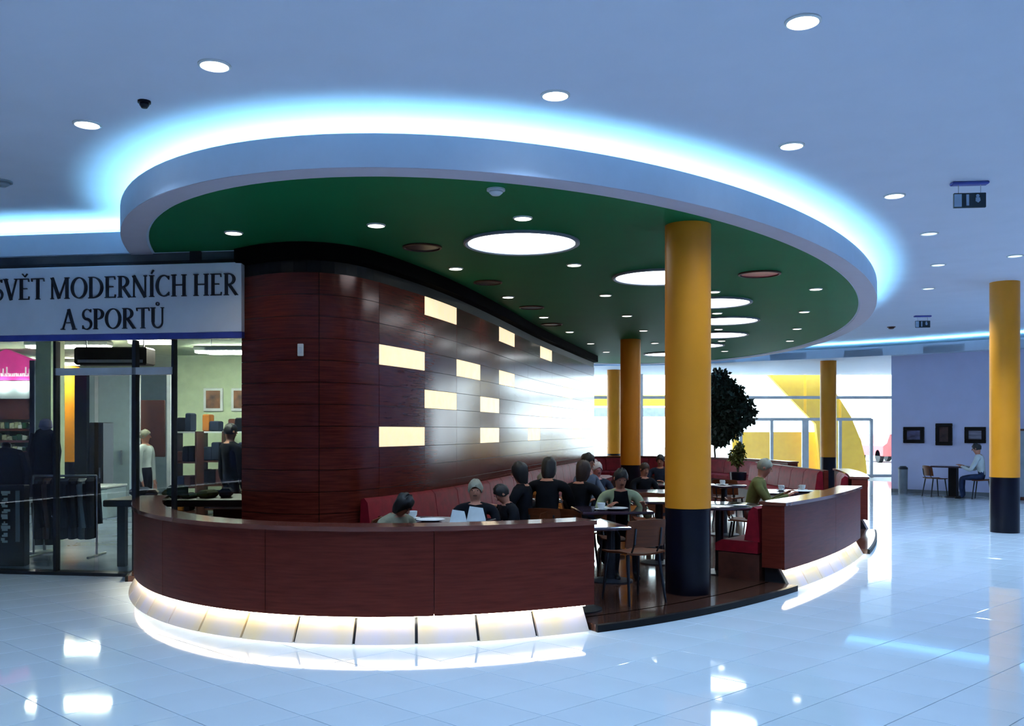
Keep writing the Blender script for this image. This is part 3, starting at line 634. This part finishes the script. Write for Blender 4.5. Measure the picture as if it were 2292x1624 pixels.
obj('post', poly_y([(66, 806), (77, 806), (77, 1112), (66, 1112)], dk-.05, dk+.4), M['navy'], t)
shn = {959: 'top', 985: 'second', 1009: 'third', 1037: 'bottom'}
for y in (959, 985, 1009, 1037):
    px = -6
    while px < 58:
        w = random.uniform(7, 13); h = random.uniform(8, 16); a = at(px, y, dk+.08); s_ = dk/F
        g_ = tag(link('kiosk_product', MB().bevbox(0, w*s_*.9, 0, .12, 0, h*s_, .01).mesh('kiosk_product', M[random.choice(['goods', 'goods', 'whitecloth', 'bottle'])]), None, (a.x, dk+.06, a.z)), f'small packaged product on the {shn[y]} lit shelf of the pink kiosk', 'product', f'products on the {shn[y]} kiosk shelf'); px += w
# black stand with vertical lettering, mannequin and clothes rack inside the glass at left
t = thing('display_stand', 'black display stand with white vertical lettering at the left edge', 'stand', (0, 0, 0)); dk = 10.75
a, b_ = at(-40, 1232, dk), at(54, 1085, dk); obj('panel', MB().bevbox(a.x, b_.x, dk, dk+.12, .012, b_.z, .01), M['black'], t)
b = MB(); a = at(3, 1214, dk); s_ = dk/F; x = a.x; z = a.z
for i, h in enumerate([12, 10, 13, 9, 12, 10, 12, 9, 11]):
    b.box(x+.01, x+.075, dk-.006, dk+.001, z, z+h*s_*.45); b.box(x+.0+(i % 2)*.03, x+.045+(i % 3)*.03, dk-.006, dk+.001, z+h*s_*.35, z+h*s_*.9); z += 13.2*s_
obj('lettering', b, M['white'], t); a = at(35, 1212, dk); obj('grey_line', MB().box(a.x, a.x+.05, dk-.006, dk+.001, a.z, a.z+.6), M['grey'], t)
def coat(name, parent, m, w=.24, h=.75, d=.09, loc=(0, 0, 0), rz=0):
    """hanging jacket: shoulders, body and two sleeves as one garment"""
    b = MB(); prof = [(0, .055, .05), (-.03, w*.8, .06), (-.10, w, d), (-.35, w*.92, d*1.05), (-h, w*1.05, d*1.2)]; n = 14; vs = []; fs = []
    for z, rx, ry in prof:
        for k in range(n): an = 2*PI*k/n; vs.append((rx*math.cos(an), ry*math.sin(an), z))
    for i in range(len(prof)-1):
        for k in range(n): fs.append((i*n+k, i*n+(k+1) % n, (i+1)*n+(k+1) % n, (i+1)*n+k))
    fs += [tuple(range(n)), tuple((len(prof)-1)*n+k for k in range(n))]; b.add(vs, fs)
    for sx in (-1, 1): b.tube([(sx*w*.85, 0, -.07), (sx*(w+.03), -.01, -.3), (sx*(w+.02), -.04, -.6)], [.065, .055, .045], 8)
    return obj(name, b, m, parent, True, loc, (0, 0, rz))
q = P(118, 1236, .012)
t = thing('mannequin', 'black clothed mannequin with lavender collar left of the orange column', 'mannequin', (q.x, 12.0, .012)); q = at(118, 1236, 12)
t.location.x = px_x(100, 12)
obj('stand', MB().lathe([(.18, 0), (.18, .02), (.02, .03), (.02, .5)], 20), M['steel'], t, True); coat('coat', t, M['blackcloth'], .14, 1.05, .11, (0, 0, 1.62))
obj('trousers', MB().tube([(-.07, 0, .65), (-.08, 0, .1)], [.1, .07]).tube([(.07, 0, .65), (.08, 0, .1)], [.1, .07]), M['blackcloth'], t, True)
obj('collar', MB().lathe([(.03, 0), (.085, .06), (.07, .14), (.03, .17)], 16, (.02, -.01, 1.58)), mat('lavender_cloth', (.30, .28, .50), .8), t, True)
rk = thing('clothes_rack', 'metal clothes rack with dark garments in the shop window', 'clothes rack', (px_x(146, 11.6), 11.6, .012))
obj('rail', MB().tube([(-.4, 0, 1.02), (.4, 0, 1.02)], .014, 8), M['steel'], rk, True)
for x in (-.4, .4): obj('upright', MB().tube([(x, 0, .03), (x, 0, 1.02)], .014, 8), M['steel'], rk, True); obj('foot', MB().tube([(x, -.25, .015), (x, .25, .015)], .015, 8), M['steel'], rk, True)
hm = ['blackcloth', 'brown', 'blackcloth', 'navycloth', 'blackcloth', 'grey', 'blackcloth', 'khaki', 'blackcloth']
for i in range(7):
    cg = coat('hanging_jacket', None, M[hm[i]] if hm[i] in M else M['blackcloth'], .22, .75, .05, (rk.location.x-.33+i*.11, 11.6, 1.0), PI/2+.25+random.uniform(-.15, .15))
    tag(cg, 'dark jacket hanging on the rack in the shop window', 'jacket', 'jackets on the clothes rack')
c2 = thing('dress_form', 'black jacket on a form beside the vertical lettering at left edge', 'mannequin', (px_x(14, 11.4), 11.4, .012))
obj('stand', MB().lathe([(.18, 0), (.18, .02), (.02, .03), (.02, .6)], 20), M['steel'], c2, True); coat('jacket', c2, M['blackcloth'], .24, .85, .13, (0, 0, 1.38)); obj('neck', MB().lathe([(.05, 0), (.05, .07), (.03, .09)], 14, (0, 0, 1.36)), M['black'], c2, True)

# ================================================================== CAFE FURNITURE
def banquette(name, label, cv, s0, s1, k0, dirn, z0=PLAT, n=None, seat_z=.47, back_z=.86, wood_back=False):
    t = thing(name, label, 'bench', (0, 0, 0)); n = n or max(1, round(abs(s1-s0)/.75))
    K = lambda k: k0+dirn*k
    obj('plinth', MB().sweep(cv, s0, s1, [(K(0), z0), (K(0), .33), (K(.46), .33), (K(.46), z0)]), M['brown'], t)
    if wood_back: obj('back_board', MB().sweep(cv, s0, s1, [(K(-.08), z0), (K(-.08), back_z+.03), (K(0), back_z+.03), (K(0), z0)]), M['wood_bar'], t)
    for i in range(n):
        a, b = s0+(s1-s0)*i/n, s0+(s1-s0)*(i+1)/n; g = .008
        obj('seat_cushion', MB().sweep(cv, a+g, b-g, [(K(.02), .34), (K(.02), seat_z), (K(.42), seat_z), (K(.50), seat_z-.04), (K(.50), .34)]), M['red'], t, True)
        obj('back_cushion', MB().sweep(cv, a+g, b-g, [(K(.0), seat_z), (K(.02), back_z), (K(.07), back_z+.02), (K(.12), back_z-.03), (K(.17), seat_z+.01)]), M['red'], t, True)
    return t
banquette('wall_banquette', 'long red leather banquette running along the wood wall', WALL, WALL.s_px(800, 0, WALL.L), WALL.L-.3, .03, 1)
banquette('bench_seat', 'short red bench seat behind the right mahogany low wall', ELL, B2R+.1, B2L-.0, .39, 1, seat_z=.46, back_z=.80)
banquette('bench_seat', 'red bench with rounded back against the brown low wall beyond', ELL, s_at_y(16.1), s_at_y(14.5), .39, 1, back_z=.86)
STR = Curve([(5.55, 20.9), (5.62, 16.5)], -1)
banquette('booth_bench', 'dark red booth bench with wooden back right of the olive seated person', STR, 0, STR.L, .0, 1, wood_back=True, back_z=.86)
banquette('far_banquette', 'far red banquette under the windows at the end of the cafe', ELL, -2.4, 6.0, .39, 1, back_z=.80)

def make_table(name, label, x, y, r=.36, square=False, rz=0, h=.74):
    t = thing(name, label, 'table', (x, y, PLAT), rz)
    if square: obj('top', MB().bevbox(-r, r, -r, r, h-.03, h, .008), M['tabletop'], t)
    else: obj('top', MB().lathe([(r-.01, h-.03), (r, h-.02), (r, h-.006), (r-.008, h)], 36), M['tabletop'], t, True)
    obj('pedestal', MB().lathe([(.05, .03), (.045, .1), (.045, h-.06), (.12, h-.03)], 20), M['darksteel'], t, True); obj('foot', MB().lathe([(.22, 0), (.22, .012), (.06, .03)], 28), M['darksteel'], t, True); return t
def make_chair(label, x, y, rz, wood='chairwood', group='cafe chairs'):
    t = thing('cafe_chair', label, 'chair', (x, y, PLAT), rz, group)       # faces local -y
    n = 8; vs = []; fs = []
    for i in range(n+1):
        u = -1+2*i/n
        for j, v in enumerate((-.21, -.1, .08, .2)): vs.append((u*.21*(1-.06*(v < -.15)), v, .45+.02*u*u-.015*(j == 1)-.012*(j == 0)))
    for i in range(n):
        for j in range(3): fs.append((i*4+j, (i+1)*4+j, (i+1)*4+j+1, i*4+j+1))
    b = MB(); b.add(vs, fs); b.add([(a, c, d-.016) for a, c, d in vs], [q[::-1] for q in fs])
    m = len(vs)
    for e in [[i*4 for i in range(n+1)], [i*4+3 for i in range(n+1)], [0, 1, 2, 3], [n*4+j for j in range(4)]]:
        for a, c in zip(e, e[1:]): b.f.append((a, c, m+c, m+a)); b.m.append(0)
    obj('seat', b, M[wood], t, True)
    b = MB(); vs = []; fs = []
    for i in range(n+1):
        u = -1+2*i/n
        for j, z in enumerate((.51, .60, .70, .76)): vs.append((u*.21*(1-.05*(j == 3)), .21+.05*(z-.51)/.3+.0-.05*u*u, z-.015*u*u*(j == 3)))
    for i in range(n):
        for j in range(3): fs.append((i*4+j, (i+1)*4+j, (i+1)*4+j+1, i*4+j+1))
    b.add(vs, fs); b.add([(a, c+.014, d) for a, c, d in vs], [q[::-1] for q in fs])
    for e in [[i*4 for i in range(n+1)], [i*4+3 for i in range(n+1)], [0, 1, 2, 3], [n*4+j for j in range(4)]]:
        for a, c in zip(e, e[1:]): b.f.append((a, c, m+c, m+a)); b.m.append(0)
    obj('backrest', b, M[wood], t, True)
    for sx in (-1, 1):
        obj('leg', MB().tube([(sx*.17, -.15, .44), (sx*.20, -.2, 0)], [.016, .011]), M['darksteel'], t, True); obj('leg', MB().tube([(sx*.17, .15, .44), (sx*.20, .22, 0)], [.016, .011]), M['darksteel'], t, True)
        obj('back_support', MB().tube([(sx*.14, .16, .44), (sx*.14, .215, .54), (sx*.14, .235, .68)], .01), M['darksteel'], t, True)
    return t
CH = make_chair('brown wooden chair with dark legs in the cafe opening', 1.10, 8.32, PI+.5)
def chair(label, x, y, rz): c = copy_tree(CH); c.location = (x, y, PLAT); c.rotation_euler = (0, 0, rz); c['label'] = label; return c
make_table('square_table', 'square dark table just behind the right end of the front wall', .56, 7.92, .36, True, .25)
make_table('square_table', 'dark table where the person in the pale green jacket leans', 1.02, 9.42, .36, True, .1)
make_table('square_table', 'dark table behind the front wall with plates and cups', -.62, 8.15, .38, True, -.3)
make_table('round_table', 'round dark table between the wall banquette and the group in black', .25, 10.75, .38)
make_table('round_table', 'round dark table deeper along the wall banquette', .95, 13.4, .38)
make_table('square_table', 'shiny dark table left of the thick column, nearest of three', 1.72, 10.7, .36, True)
make_table('square_table', 'shiny dark table left of the thick column, middle of three', 1.98, 12.2, .36, True)
make_table('square_table', 'shiny dark table left of the thick column, farthest of three', 2.3, 13.9, .36, True)
make_table('round_table', 'pale shining round table right of the thick column', 2.26, 9.98, .46)
make_table('square_table', 'dark table with cups beside the person in khaki', 3.72, 12.12, .42, True, -.3)
make_table('round_table', 'small dark table with white cup behind the thick column', 3.15, 13.6, .33)
chair('wooden chair at the nearest shiny table', 1.72, 11.35, 0)
chair('reddish chair right of the thick column, nearer one', 3.55, 15.0, 2.6); chair('reddish chair right of the thick column, farther one', 3.35, 17.0, 2.9)
chair('wooden chair left behind the front wall, mostly hidden', -1.45, 8.35, -PI/2)
# crockery
def cup(x, y, z, label, group):
    t = thing('coffee_cup', label, 'cup', (x, y, z), random.random()*6, group); obj('saucer', MB().lathe([(.03, 0), (.07, .012), (.07, .016), (.03, .006)], 20), M['white'], t, True)
    bw = obj('bowl', MB().lathe([(.022, .012), (.038, .04), (.042, .075), (.038, .075), (.02, .02)], 18), M['white'], t, True); obj('handle', MB().tube([(.04, 0, .065), (.065, 0, .055), (.06, 0, .03), (.036, 0, .028)], .005, 6), M['white'], bw, True)
def plate(x, y, z, label, group, r=.13): tag(obj('plate', MB().lathe([(r*.55, 0), (r, .018), (r, .022), (r*.55, .006)], 28), M['white'], None, True, (x, y, z)), label, 'plate', group)
def napkin(x, y, z, label, s_=.09):
    b = MB(); b.add([(-s_, -s_*.6, 0), (s_, -s_*.6, 0), (s_, s_*.6, 0), (-s_, s_*.6, 0), (-s_*.7, 0, s_*1.5), (s_*.7, 0, s_*1.3)], [(0, 1, 5, 4), (2, 3, 4, 5), (0, 4, 3), (1, 2, 5), (0, 3, 2, 1)]); tag(obj('paper_napkin', b, M['whitecloth'], None, False, (x, y, z)), label, 'napkin')
ZTB = PLAT+.74
plate(-.72, 8.1, ZTB, 'white plate on the dark table behind the front wall', 'plates'); plate(1.05, 9.3, ZTB, 'white plate before the person in the pale green jacket', 'plates'); plate(3.8, 11.95, ZTB, 'white plate near the person in khaki', 'plates')
napkin(-.47, 8.02, ZTB, 'folded white napkin left of the grey-haired person', .075); napkin(-.32, 8.2, ZTB, 'larger white napkin right on the table behind front wall', .085)
cup(-.9, 8.3, ZTB, 'white cup on the table behind the front wall', 'cups'); cup(.9, 9.25, ZTB, 'white cup before the pale green jacket', 'cups'); cup(3.6, 12.25, ZTB, 'white cup beside the person in khaki', 'cups'); cup(3.9, 12.3, ZTB, 'white cup on the far side of the khaki person table', 'cups'); cup(3.1, 13.5, ZTB, 'white cup on the small table behind the thick column', 'cups'); cup(.2, 10.6, ZTB, 'white cup on the round table by the group in black', 'cups')
tag(obj('cyan_carrier', MB().bevbox(-.09, .09, -.06, .06, 0, .17, .02), M['cyan'], None, False, (px_x(1276, 10.45), 10.45, ZTB)), 'bright cyan carton on the round table among the group', 'carton')
menu = thing('menu_card', 'small orange menu card standing on the round table', 'menu', (px_x(1222, 10.55), 10.55, ZTB), .2); obj('card', MB().bevbox(-.07, .07, -.004, .004, .012, .18, .002), M['orangecloth'], menu); obj('foot', MB().bevbox(-.05, .05, -.03, .03, 0, .014, .004), M['steel'], menu)

# ================================================================== PEOPLE
def person(label, x, y, z0, rz, top, legs, hair, skin='skin', lean=.15, hands=None, seated=True, seat=.45, nod=.15, hs='short', group='guests in the cafe', sc=1.0, shoe='black', inner=None):
    """one continuous body grown from a jointed skeleton; faces local -y; hair is a child"""
    V = []; E = []; R = []; Tg = []
    def v(p, r, tg, par=None):
        V.append(Vector(p)); R.append(r); Tg.append(tg)
        if par is not None: E.append((par, len(V)-1))
        return len(V)-1
    up = Vector((0, -math.sin(lean), math.cos(lean))); pel = Vector((0, 0, seat+.11)) if seated else Vector((0, 0, .95))
    a = v(pel, (.165, .12), 'legs'); b = v(pel+up*.16, (.145, .105), 'top', a); c = v(pel+up*.33, (.185, .135), 'top', b); d = v(pel+up*.46, (.135, .10), 'top', c); nk = v(pel+up*.52, .056, 'skin', d)
    hd = Vector((0, -math.sin(lean*.5+nod), math.cos(lean*.5+nod))); nb = pel+up*.52
    h1 = v(nb+hd*.06, (.068, .078), 'skin', nk); h2 = v(nb+hd*.13, (.082, .098), 'skin', h1); h3 = v(nb+hd*.205, (.07, .085), 'skin', h2)
    hc = nb+hd*.14
    # nose and ears as short branches of the head
    fw = Vector((0, -math.cos(lean*.5+nod), -math.sin(lean*.5+nod)))
    sh = pel+up*.45
    for sx, hand in ((-1, (hands or [None, None])[0]), (1, (hands or [None, None])[1])):
        s0 = v(sh+Vector((sx*.19, 0, -.02)), .07, 'top', d); s1 = v(sh+Vector((sx*.23, -.01, -.07)), .064, 'top', s0)
        H = Vector(hand) if hand else (Vector((sx*.13, -.44, seat+.34)) if seated else Vector((sx*.24, -.06, .78)))
        mid = (V[s1]+H)/2; dist = (V[s1]-H).length; sag = max(0, .29**2-(dist/2)**2)**.5
        el = mid+Vector((sx*.5, .25, -.85)).normalized()*sag*.9
        e = v(el, .052, 'top', s1); w = v(H, .027, 'skin', v(el.lerp(H, .85), .034, 'top', e))
        dv = (H-el).normalized(); side = dv.cross(Vector((0, 0, 1))).normalized(); dn = Vector((0, 0, -1))
        pm = v(H+dv*.055, (.030, .018), 'skin', w)
        for q, (o_, l_) in enumerate(((-.027, .062), (-.009, .075), (.009, .07), (.027, .052))):
            k1 = v(V[pm]+dv*.035+side*o_, .0095, 'skin', pm); k2 = v(V[k1]+dv*l_*.5+dn*.006, .0085, 'skin', k1); v(V[k2]+dv*l_*.35+dn*.02, .0075, 'skin', k2)
        th = v(V[w]+dv*.03-side*sx*.034, .011, 'skin', w); v(V[th]+dv*.035-side*sx*.012+dn*.008, .009, 'skin', th)
    for sx in (-1, 1):
        hp = v(pel+Vector((sx*.09, -.02, -.03)), .09, 'legs', a)
        if seated: kn = v((sx*.12, -.44, seat+.06), .062, 'legs', v((sx*.11, -.22, seat+.08), .078, 'legs', hp)); ca = v((sx*.12, -.45, .28), .05, 'legs', kn); an = v((sx*.12, -.42, .09), .036, 'legs', ca)
        else: kn = v((sx*.10, -.01, .50), .058, 'legs', hp); ca = v((sx*.10, .01, .32), .05, 'legs', kn); an = v((sx*.10, .02, .09), .036, 'legs', ca)
        A = V[an]; v((A.x, A.y-.17, .035), .034, 'shoe', v((A.x, A.y-.05, .045), .042, 'shoe', an))
    me = bpy.data.meshes.new('body'); me.from_pydata([tuple(q) for q in V], E, []); o = bpy.data.objects.new('tmp_body', me); C.objects.link(o)
    md = o.modifiers.new('Skin', 'SKIN'); md.branch_smoothing = .4; md.use_smooth_shade = True
    for i, r in enumerate(R):
        sv = me.skin_vertices[0].data[i]; sv.radius = r if isinstance(r, tuple) else (r, r); sv.use_root = (i == 0)
    o.modifiers.new('Sub', 'SUBSURF').levels = 1
    dg = bpy.context.evaluated_depsgraph_get(); ev = bpy.data.meshes.new_from_object(o.evaluated_get(dg)); bpy.data.objects.remove(o)
    ev.materials.clear()
    for m in (M[top], M[legs], M[skin], M[shoe], M[inner or top]): ev.materials.append(m)
    smp = []
    for i, j in E:
        for q in range(7):
            w = q/6; smp.append((V[i].lerp(V[j], w), Tg[i] if w < .5 else Tg[j]))
    ix = dict(top=0, legs=1, skin=2, shoe=3)
    for p in ev.polygons:
        c_ = p.center; p.material_index = ix[min(smp, key=lambda s_: (s_[0]-c_).length_squared)[1]]; p.use_smooth = True
        if inner and p.material_index == 0 and abs(c_.x) < .055 and p.normal.y < -.3: p.material_index = 4
    t = thing('person', label, 'person', (x, y, z0), rz, group); t.scale = (sc,)*3
    link('body', ev, t)
    # face details
    T = Matrix.Translation(hc) @ Matrix.Rotation(lean*.5+nod, 4, 'X')
    obj('nose', MB().add([T @ Vector(q) for q in ((-.014, -.088, -.022), (.014, -.088, -.022), (0, -.118, -.020), (0, -.088, .022))], [(0, 1, 2), (0, 2, 3), (1, 3, 2), (0, 3, 1)]), M[skin], t, True)
    for sx in (() if hs == 'long' else (-1, 1)): obj('ear', MB().lathe([(.004, -.012), (.016, -.01), (.02, 0), (.012, .01)], 10, T @ Vector((sx*.082, .0, .0)), (T.to_3x3() @ Matrix.Diagonal((.5, 1, 1.5))).to_4x4()), M[skin], t, True)
    for sx in (-1, 1): obj('eye', MB().lathe([(.002, -.006), (.010, 0), (.002, .006)], 8, T @ Vector((sx*.031, -.086, .012))), M['black'], t)
    obj('mouth', MB().bevbox(-.022, .022, -.087, -.080, -.052, -.044, .002, T), M['brown'], t)
    if hair:
        b = MB(); n = 16; rws = 11; vs = []; fs = []; long_ = hs == 'long'
        for i in range(rws):
            ph = PI*i/(rws-1)*(.80 if long_ else .70)
            for k in range(n):
                th = 2*PI*k/n; front = max(0, -math.sin(th)); ph2 = ph*(1-.45*front**1.5)
                wob = 1+.05*math.sin(5*th+i)+.03*math.cos(9*th); q = Vector((.087*math.sin(ph2)*math.cos(th), .103*math.sin(ph2)*math.sin(th)+.010, .106*math.cos(ph2)+.020))*wob
                if long_ and ph > 1.5: q.z -= (ph-1.5)*.09*(1-front)
                vs.append(T @ q)
        for i in range(rws-1):
            for k in range(n): fs.append((i*n+k, i*n+(k+1) % n, (i+1)*n+(k+1) % n, (i+1)*n+k))
        b.add(vs, fs); obj('hair', b, M[hair], t, True)
    return t
def guest(label, px, py, d, *a, **k):                # seated guest whose head stands at a pixel, at a known distance
    lean, nod, seat = k.get('lean', .15), k.get('nod', .15), k.get('seat', .45)
    hz = seat+.11+.52*math.cos(lean)+.14*math.cos(lean*.5+nod); sc = max(.78, min(1.02, (EYE-(py-CY)*d/F-PLAT)/hz))
    off = sc*(.52*math.sin(lean)+.14*math.sin(lean*.5+nod)); rz = a[0]
    x, y = px_x(px, d)-math.sin(rz)*off, d+math.cos(rz)*off
    c = chair('chair of the '+label, x+math.sin(rz)*-.03, y+math.cos(rz)*.03, rz); c.scale = (sc,)*3
    return person(label, x, y, PLAT, *a, sc=sc, **k)
guest('hunched person in beige jacket with black hair behind the front wall', 905, 1128, 7.75, .9, 'beige', 'denim', 'hair_black', lean=.45, nod=.5, hs='long')
guest('grey-haired person in black facing the viewer behind white napkins', 1064, 1096, 8.6, 0, 'blackcloth', 'blackcloth', 'hair_grey', lean=.12, nod=.1)
guest('person in black leaning over the table, right of the grey-haired one', 1122, 1120, 9.1, -1.2, 'blackcloth', 'blackcloth', 'hair_black', lean=.3, nod=.4)
guest('person in black with dark hair, leftmost of the tall group', 1162, 1056, 9.9, -1.9, 'blackcloth', 'blackcloth', 'hair_black', lean=.12, hs='long')
guest('person in black with head bowed in the middle of the group', 1229, 1046, 10.15, 2.9, 'blackcloth', 'denim', 'hair_black', lean=.2, nod=.35, hs='long')
guest('person with grey hair and orange top low between the group in black', 1215, 1100, 11.4, .2, 'orangecloth', 'denim', 'hair_grey', lean=.3)
guest('brown-haired person in black at the right of the group', 1306, 1052, 10.25, 2.5, 'blackcloth', 'blackcloth', 'hair_brown', lean=.22, hs='long')
guest('person in grey-blue top with dark hair behind the brown-haired one', 1316, 1034, 11.6, .9, 'greycloth', 'denim', 'hair_black', lean=.1)
guest('rosy-faced white-haired person in dark clothes behind the group', 1337, 1050, 12.6, .3, 'navycloth', 'blackcloth', 'hair_white', 'skin2', lean=.08)
guest('black-haired person in open pale green jacket leaning on the table', 1390, 1070, 9.7, .1, 'olive', 'blackcloth', 'hair_black', lean=.22, nod=.3, hands=[(-.2, -.46, .88), (.22, -.44, .88)], inner='blackcloth')
guest('dark clothed person far back between the columns', 1478, 1030, 16.2, -.4, 'navycloth', 'blackcloth', 'hair_black', lean=.1)
guest('dark clothed person just left of the far table tops', 1443, 1050, 13.4, .4, 'blackcloth', 'blackcloth', 'hair_brown', lean=.15)
guest('grey-haired person in khaki leaning over the table at right', 1712, 1046, 11.5, PI/2-.35, 'khaki', 'brown', 'hair_grey', lean=.38, nod=.15, hands=[(-.15, -.56, .82), (.16, -.5, .82)])
q = wr(wr_l(2200, 1.1), 1.1)
person('person in white top sitting at the table below the pictures', q.x, q.y, -.02, -2.2, 'whitecloth', 'denim', 'hair_black', lean=.2, group='people outside the cafe')
person('small figure in pale top standing behind the shop glass door', px_x(325, 15.7), 15.7, .012, 1.5, 'whitecloth', 'blackcloth', 'hair_grey', seated=False, lean=.0, nod=.05, group='people outside the cafe', sc=.93)
person('dark clothed figure in the shop beside the wood wall', px_x(515, 13.2), 13.2, .012, 2.4, 'blackcloth', 'navycloth', 'hair_black', seated=False, lean=.0, nod=.1, group='people outside the cafe', sc=.98)
# shirt front of the open jacket
# ================================================================== TREES
def tree(name, label, x, y, z0, trunk_h, blobs, leaf_m, n, ls, planter):
    t = thing(name, label, 'tree', (x, y, z0)); r, h = planter
    obj('planter', MB().lathe([(r*.8, 0), (r, h*.9), (r, h), (r*.9, h), (r*.88, h-.05)], 28), M['navy'], t, True); obj('soil', MB().lathe([(r*.88, h-.07), (r*.86, h-.05)], 24), M['soil'], t)
    obj('trunk', MB().tube([(0, 0, h-.06), (.02, .0, trunk_h*.5), (-.02, .02, trunk_h), (.0, 0, trunk_h+.5)], [.035, .03, .024, .012]), M['bark'], t, True)
    for bx, by, bz, br in blobs: obj('branch', MB().tube([(0, 0, trunk_h*.85), (bx*.6, by*.6, (trunk_h+bz)/2), (bx, by, bz)], [.018, .012, .006], 6), M['bark'], t, True)
    b = MB()
    for i in range(n):
        bx, by, bz, br = blobs[i % len(blobs)]
        d = Vector((random.gauss(0, 1), random.gauss(0, 1), random.gauss(0, 1))).normalized()*br*random.uniform(.35, 1)**.5; c = Vector((bx, by, bz))+d
        u = Vector((random.gauss(0, 1), random.gauss(0, 1), random.gauss(0, 1)-.6)).normalized(); w = u.cross(Vector((random.random(), random.random(), random.random()))).normalized(); L_ = ls*random.uniform(.7, 1.3)
        nn = u.cross(w)*L_*.12
        b.add([c, c+u*L_*.5+w*L_*.28+nn, c+u*L_, c+u*L_*.5-w*L_*.28+nn], [(0, 1, 2), (0, 2, 3)])
    o = link('foliage', b.mesh('foliage', leaf_m, fix=False), t); o['kind'] = 'stuff'; return t
dt = 27.1
def blob(px, py, rpx, dy=0): a = at(px, py, dt); return (a.x-px_x(1600, dt), dy, a.z, rpx*dt/F)
tree('ficus_tree', 'dark green ficus tree in a planter behind the thick yellow column', px_x(1600, dt), dt, 0, 1.3, [blob(1610, 852, 24), blob(1628, 880, 34), blob(1600, 900, 38), blob(1650, 905, 34, .2), blob(1660, 925, 28, -.2), blob(1625, 930, 38), blob(1600, 955, 34), blob(1638, 955, 28, .2), blob(1575, 900, 30, -.2), blob(1612, 975, 22)], M['leaf'], 8000, .15, (.26, .5))
d2 = 22.0
tree('potted_shrub', 'small olive green potted shrub left of the booth bench', px_x(1652, d2), d2, PLAT, .72, [(0, 0, .85, .16), (.05, .05, 1.02, .15), (-.08, 0, .95, .14), (.02, -.05, 1.15, .1)], M['leaf2'], 700, .08, (.2, .55))

# ================================================================== RIGHT WALL
def wp(px, py, k):
    l = wr_l(px, k); p = wr(l, k); return p, EYE-(py-CY)*p.y/F
RZ = math.atan2(WRD.y, WRD.x)
for x0, x1, y0, y1, m, lb in ((2023, 2069, 955, 991, 'photo', 'landscape picture in black frame, leftmost on the blue-white wall'), (2095, 2132, 947, 996, 'photo2', 'upright dark picture in black frame, middle of the three'), (2160, 2207, 955, 991, 'photo3', 'landscape picture with pale bands nearest the right column')):
    pa, za = wp(x0, y1, 0); pb, zb = wp(x1, y0, 0); c = (pa+pb)/2; w = (pb-pa).length/2; h = zb-za
    t = thing('framed_picture', lb, 'picture', (c.x, c.y, za), RZ)
    for a, b_, z0, z1 in ((-w, w, 0, .09), (-w, w, h-.09, h), (-w, -w+.09, .09, h-.09), (w-.09, w, .09, h-.09)): obj('frame_rail', MB().bevbox(a, b_, -.05, 0, z0, z1, .008), M['black'], t)
    obj('picture', MB().box(-w+.085, w-.085, -.03, -.01, .085, h-.085), M[m], t)
p, _ = wp(2021, 1105, .35); t = thing('waste_bin', 'slim grey waste bin standing against the picture wall', 'bin', (p.x, p.y, 0))
obj('body', MB().lathe([(.105, 0), (.115, .62)], 24), M['grey'], t, True); obj('lid', MB().lathe([(.12, .62), (.12, .66), (.07, .70)], 24), M['darksteel'], t, True)
p, _ = wp(2134, 1110, .9); t = thing('wall_table', 'dark pedestal table below the pictures on the right wall', 'table', (p.x, p.y, 0), RZ)
obj('top', MB().bevbox(-.42, .42, -.35, .35, .72, .76, .008), M['tabletop'], t); obj('pedestal', MB().bevbox(-.09, .09, -.09, .09, .02, .72, .01), M['black'], t); obj('foot', MB().lathe([(.26, 0), (.26, .02), (.1, .03)], 24), M['darksteel'], t, True)
p, _ = wp(2093, 1108, .95); c = copy_tree(CH); c.location = (p.x, p.y, 0); c.rotation_euler = (0, 0, PI/2+.1); c['label'] = 'dark chair left of the table below the pictures'; c['group'] = 'chairs below the pictures'
p, _ = wp(2192, 1112, 1.1); c = copy_tree(CH); c.location = (q.x, q.y, 0); c.rotation_euler = (0, 0, -2.2); c['label'] = 'dark chair under the person in the white top'; c['group'] = 'chairs below the pictures'
p, _ = wp(2290, 1130, .5); t = thing('wall_kiosk', 'grey brown cabinet at the right edge behind the yellow column', 'cabinet', (p.x, p.y, 0), RZ)
obj('body', MB().bevbox(-.25, 1.2, -.4, .35, 0, 1.65, .01), M['brown'], t); dr = obj('door', MB().bevbox(-.22, .45, -.42, -.4, .08, 1.6, .005), M['grey'], t); obj('handle', MB().box(.36, .39, -.45, -.42, .8, 1.0), M['steel'], dr)
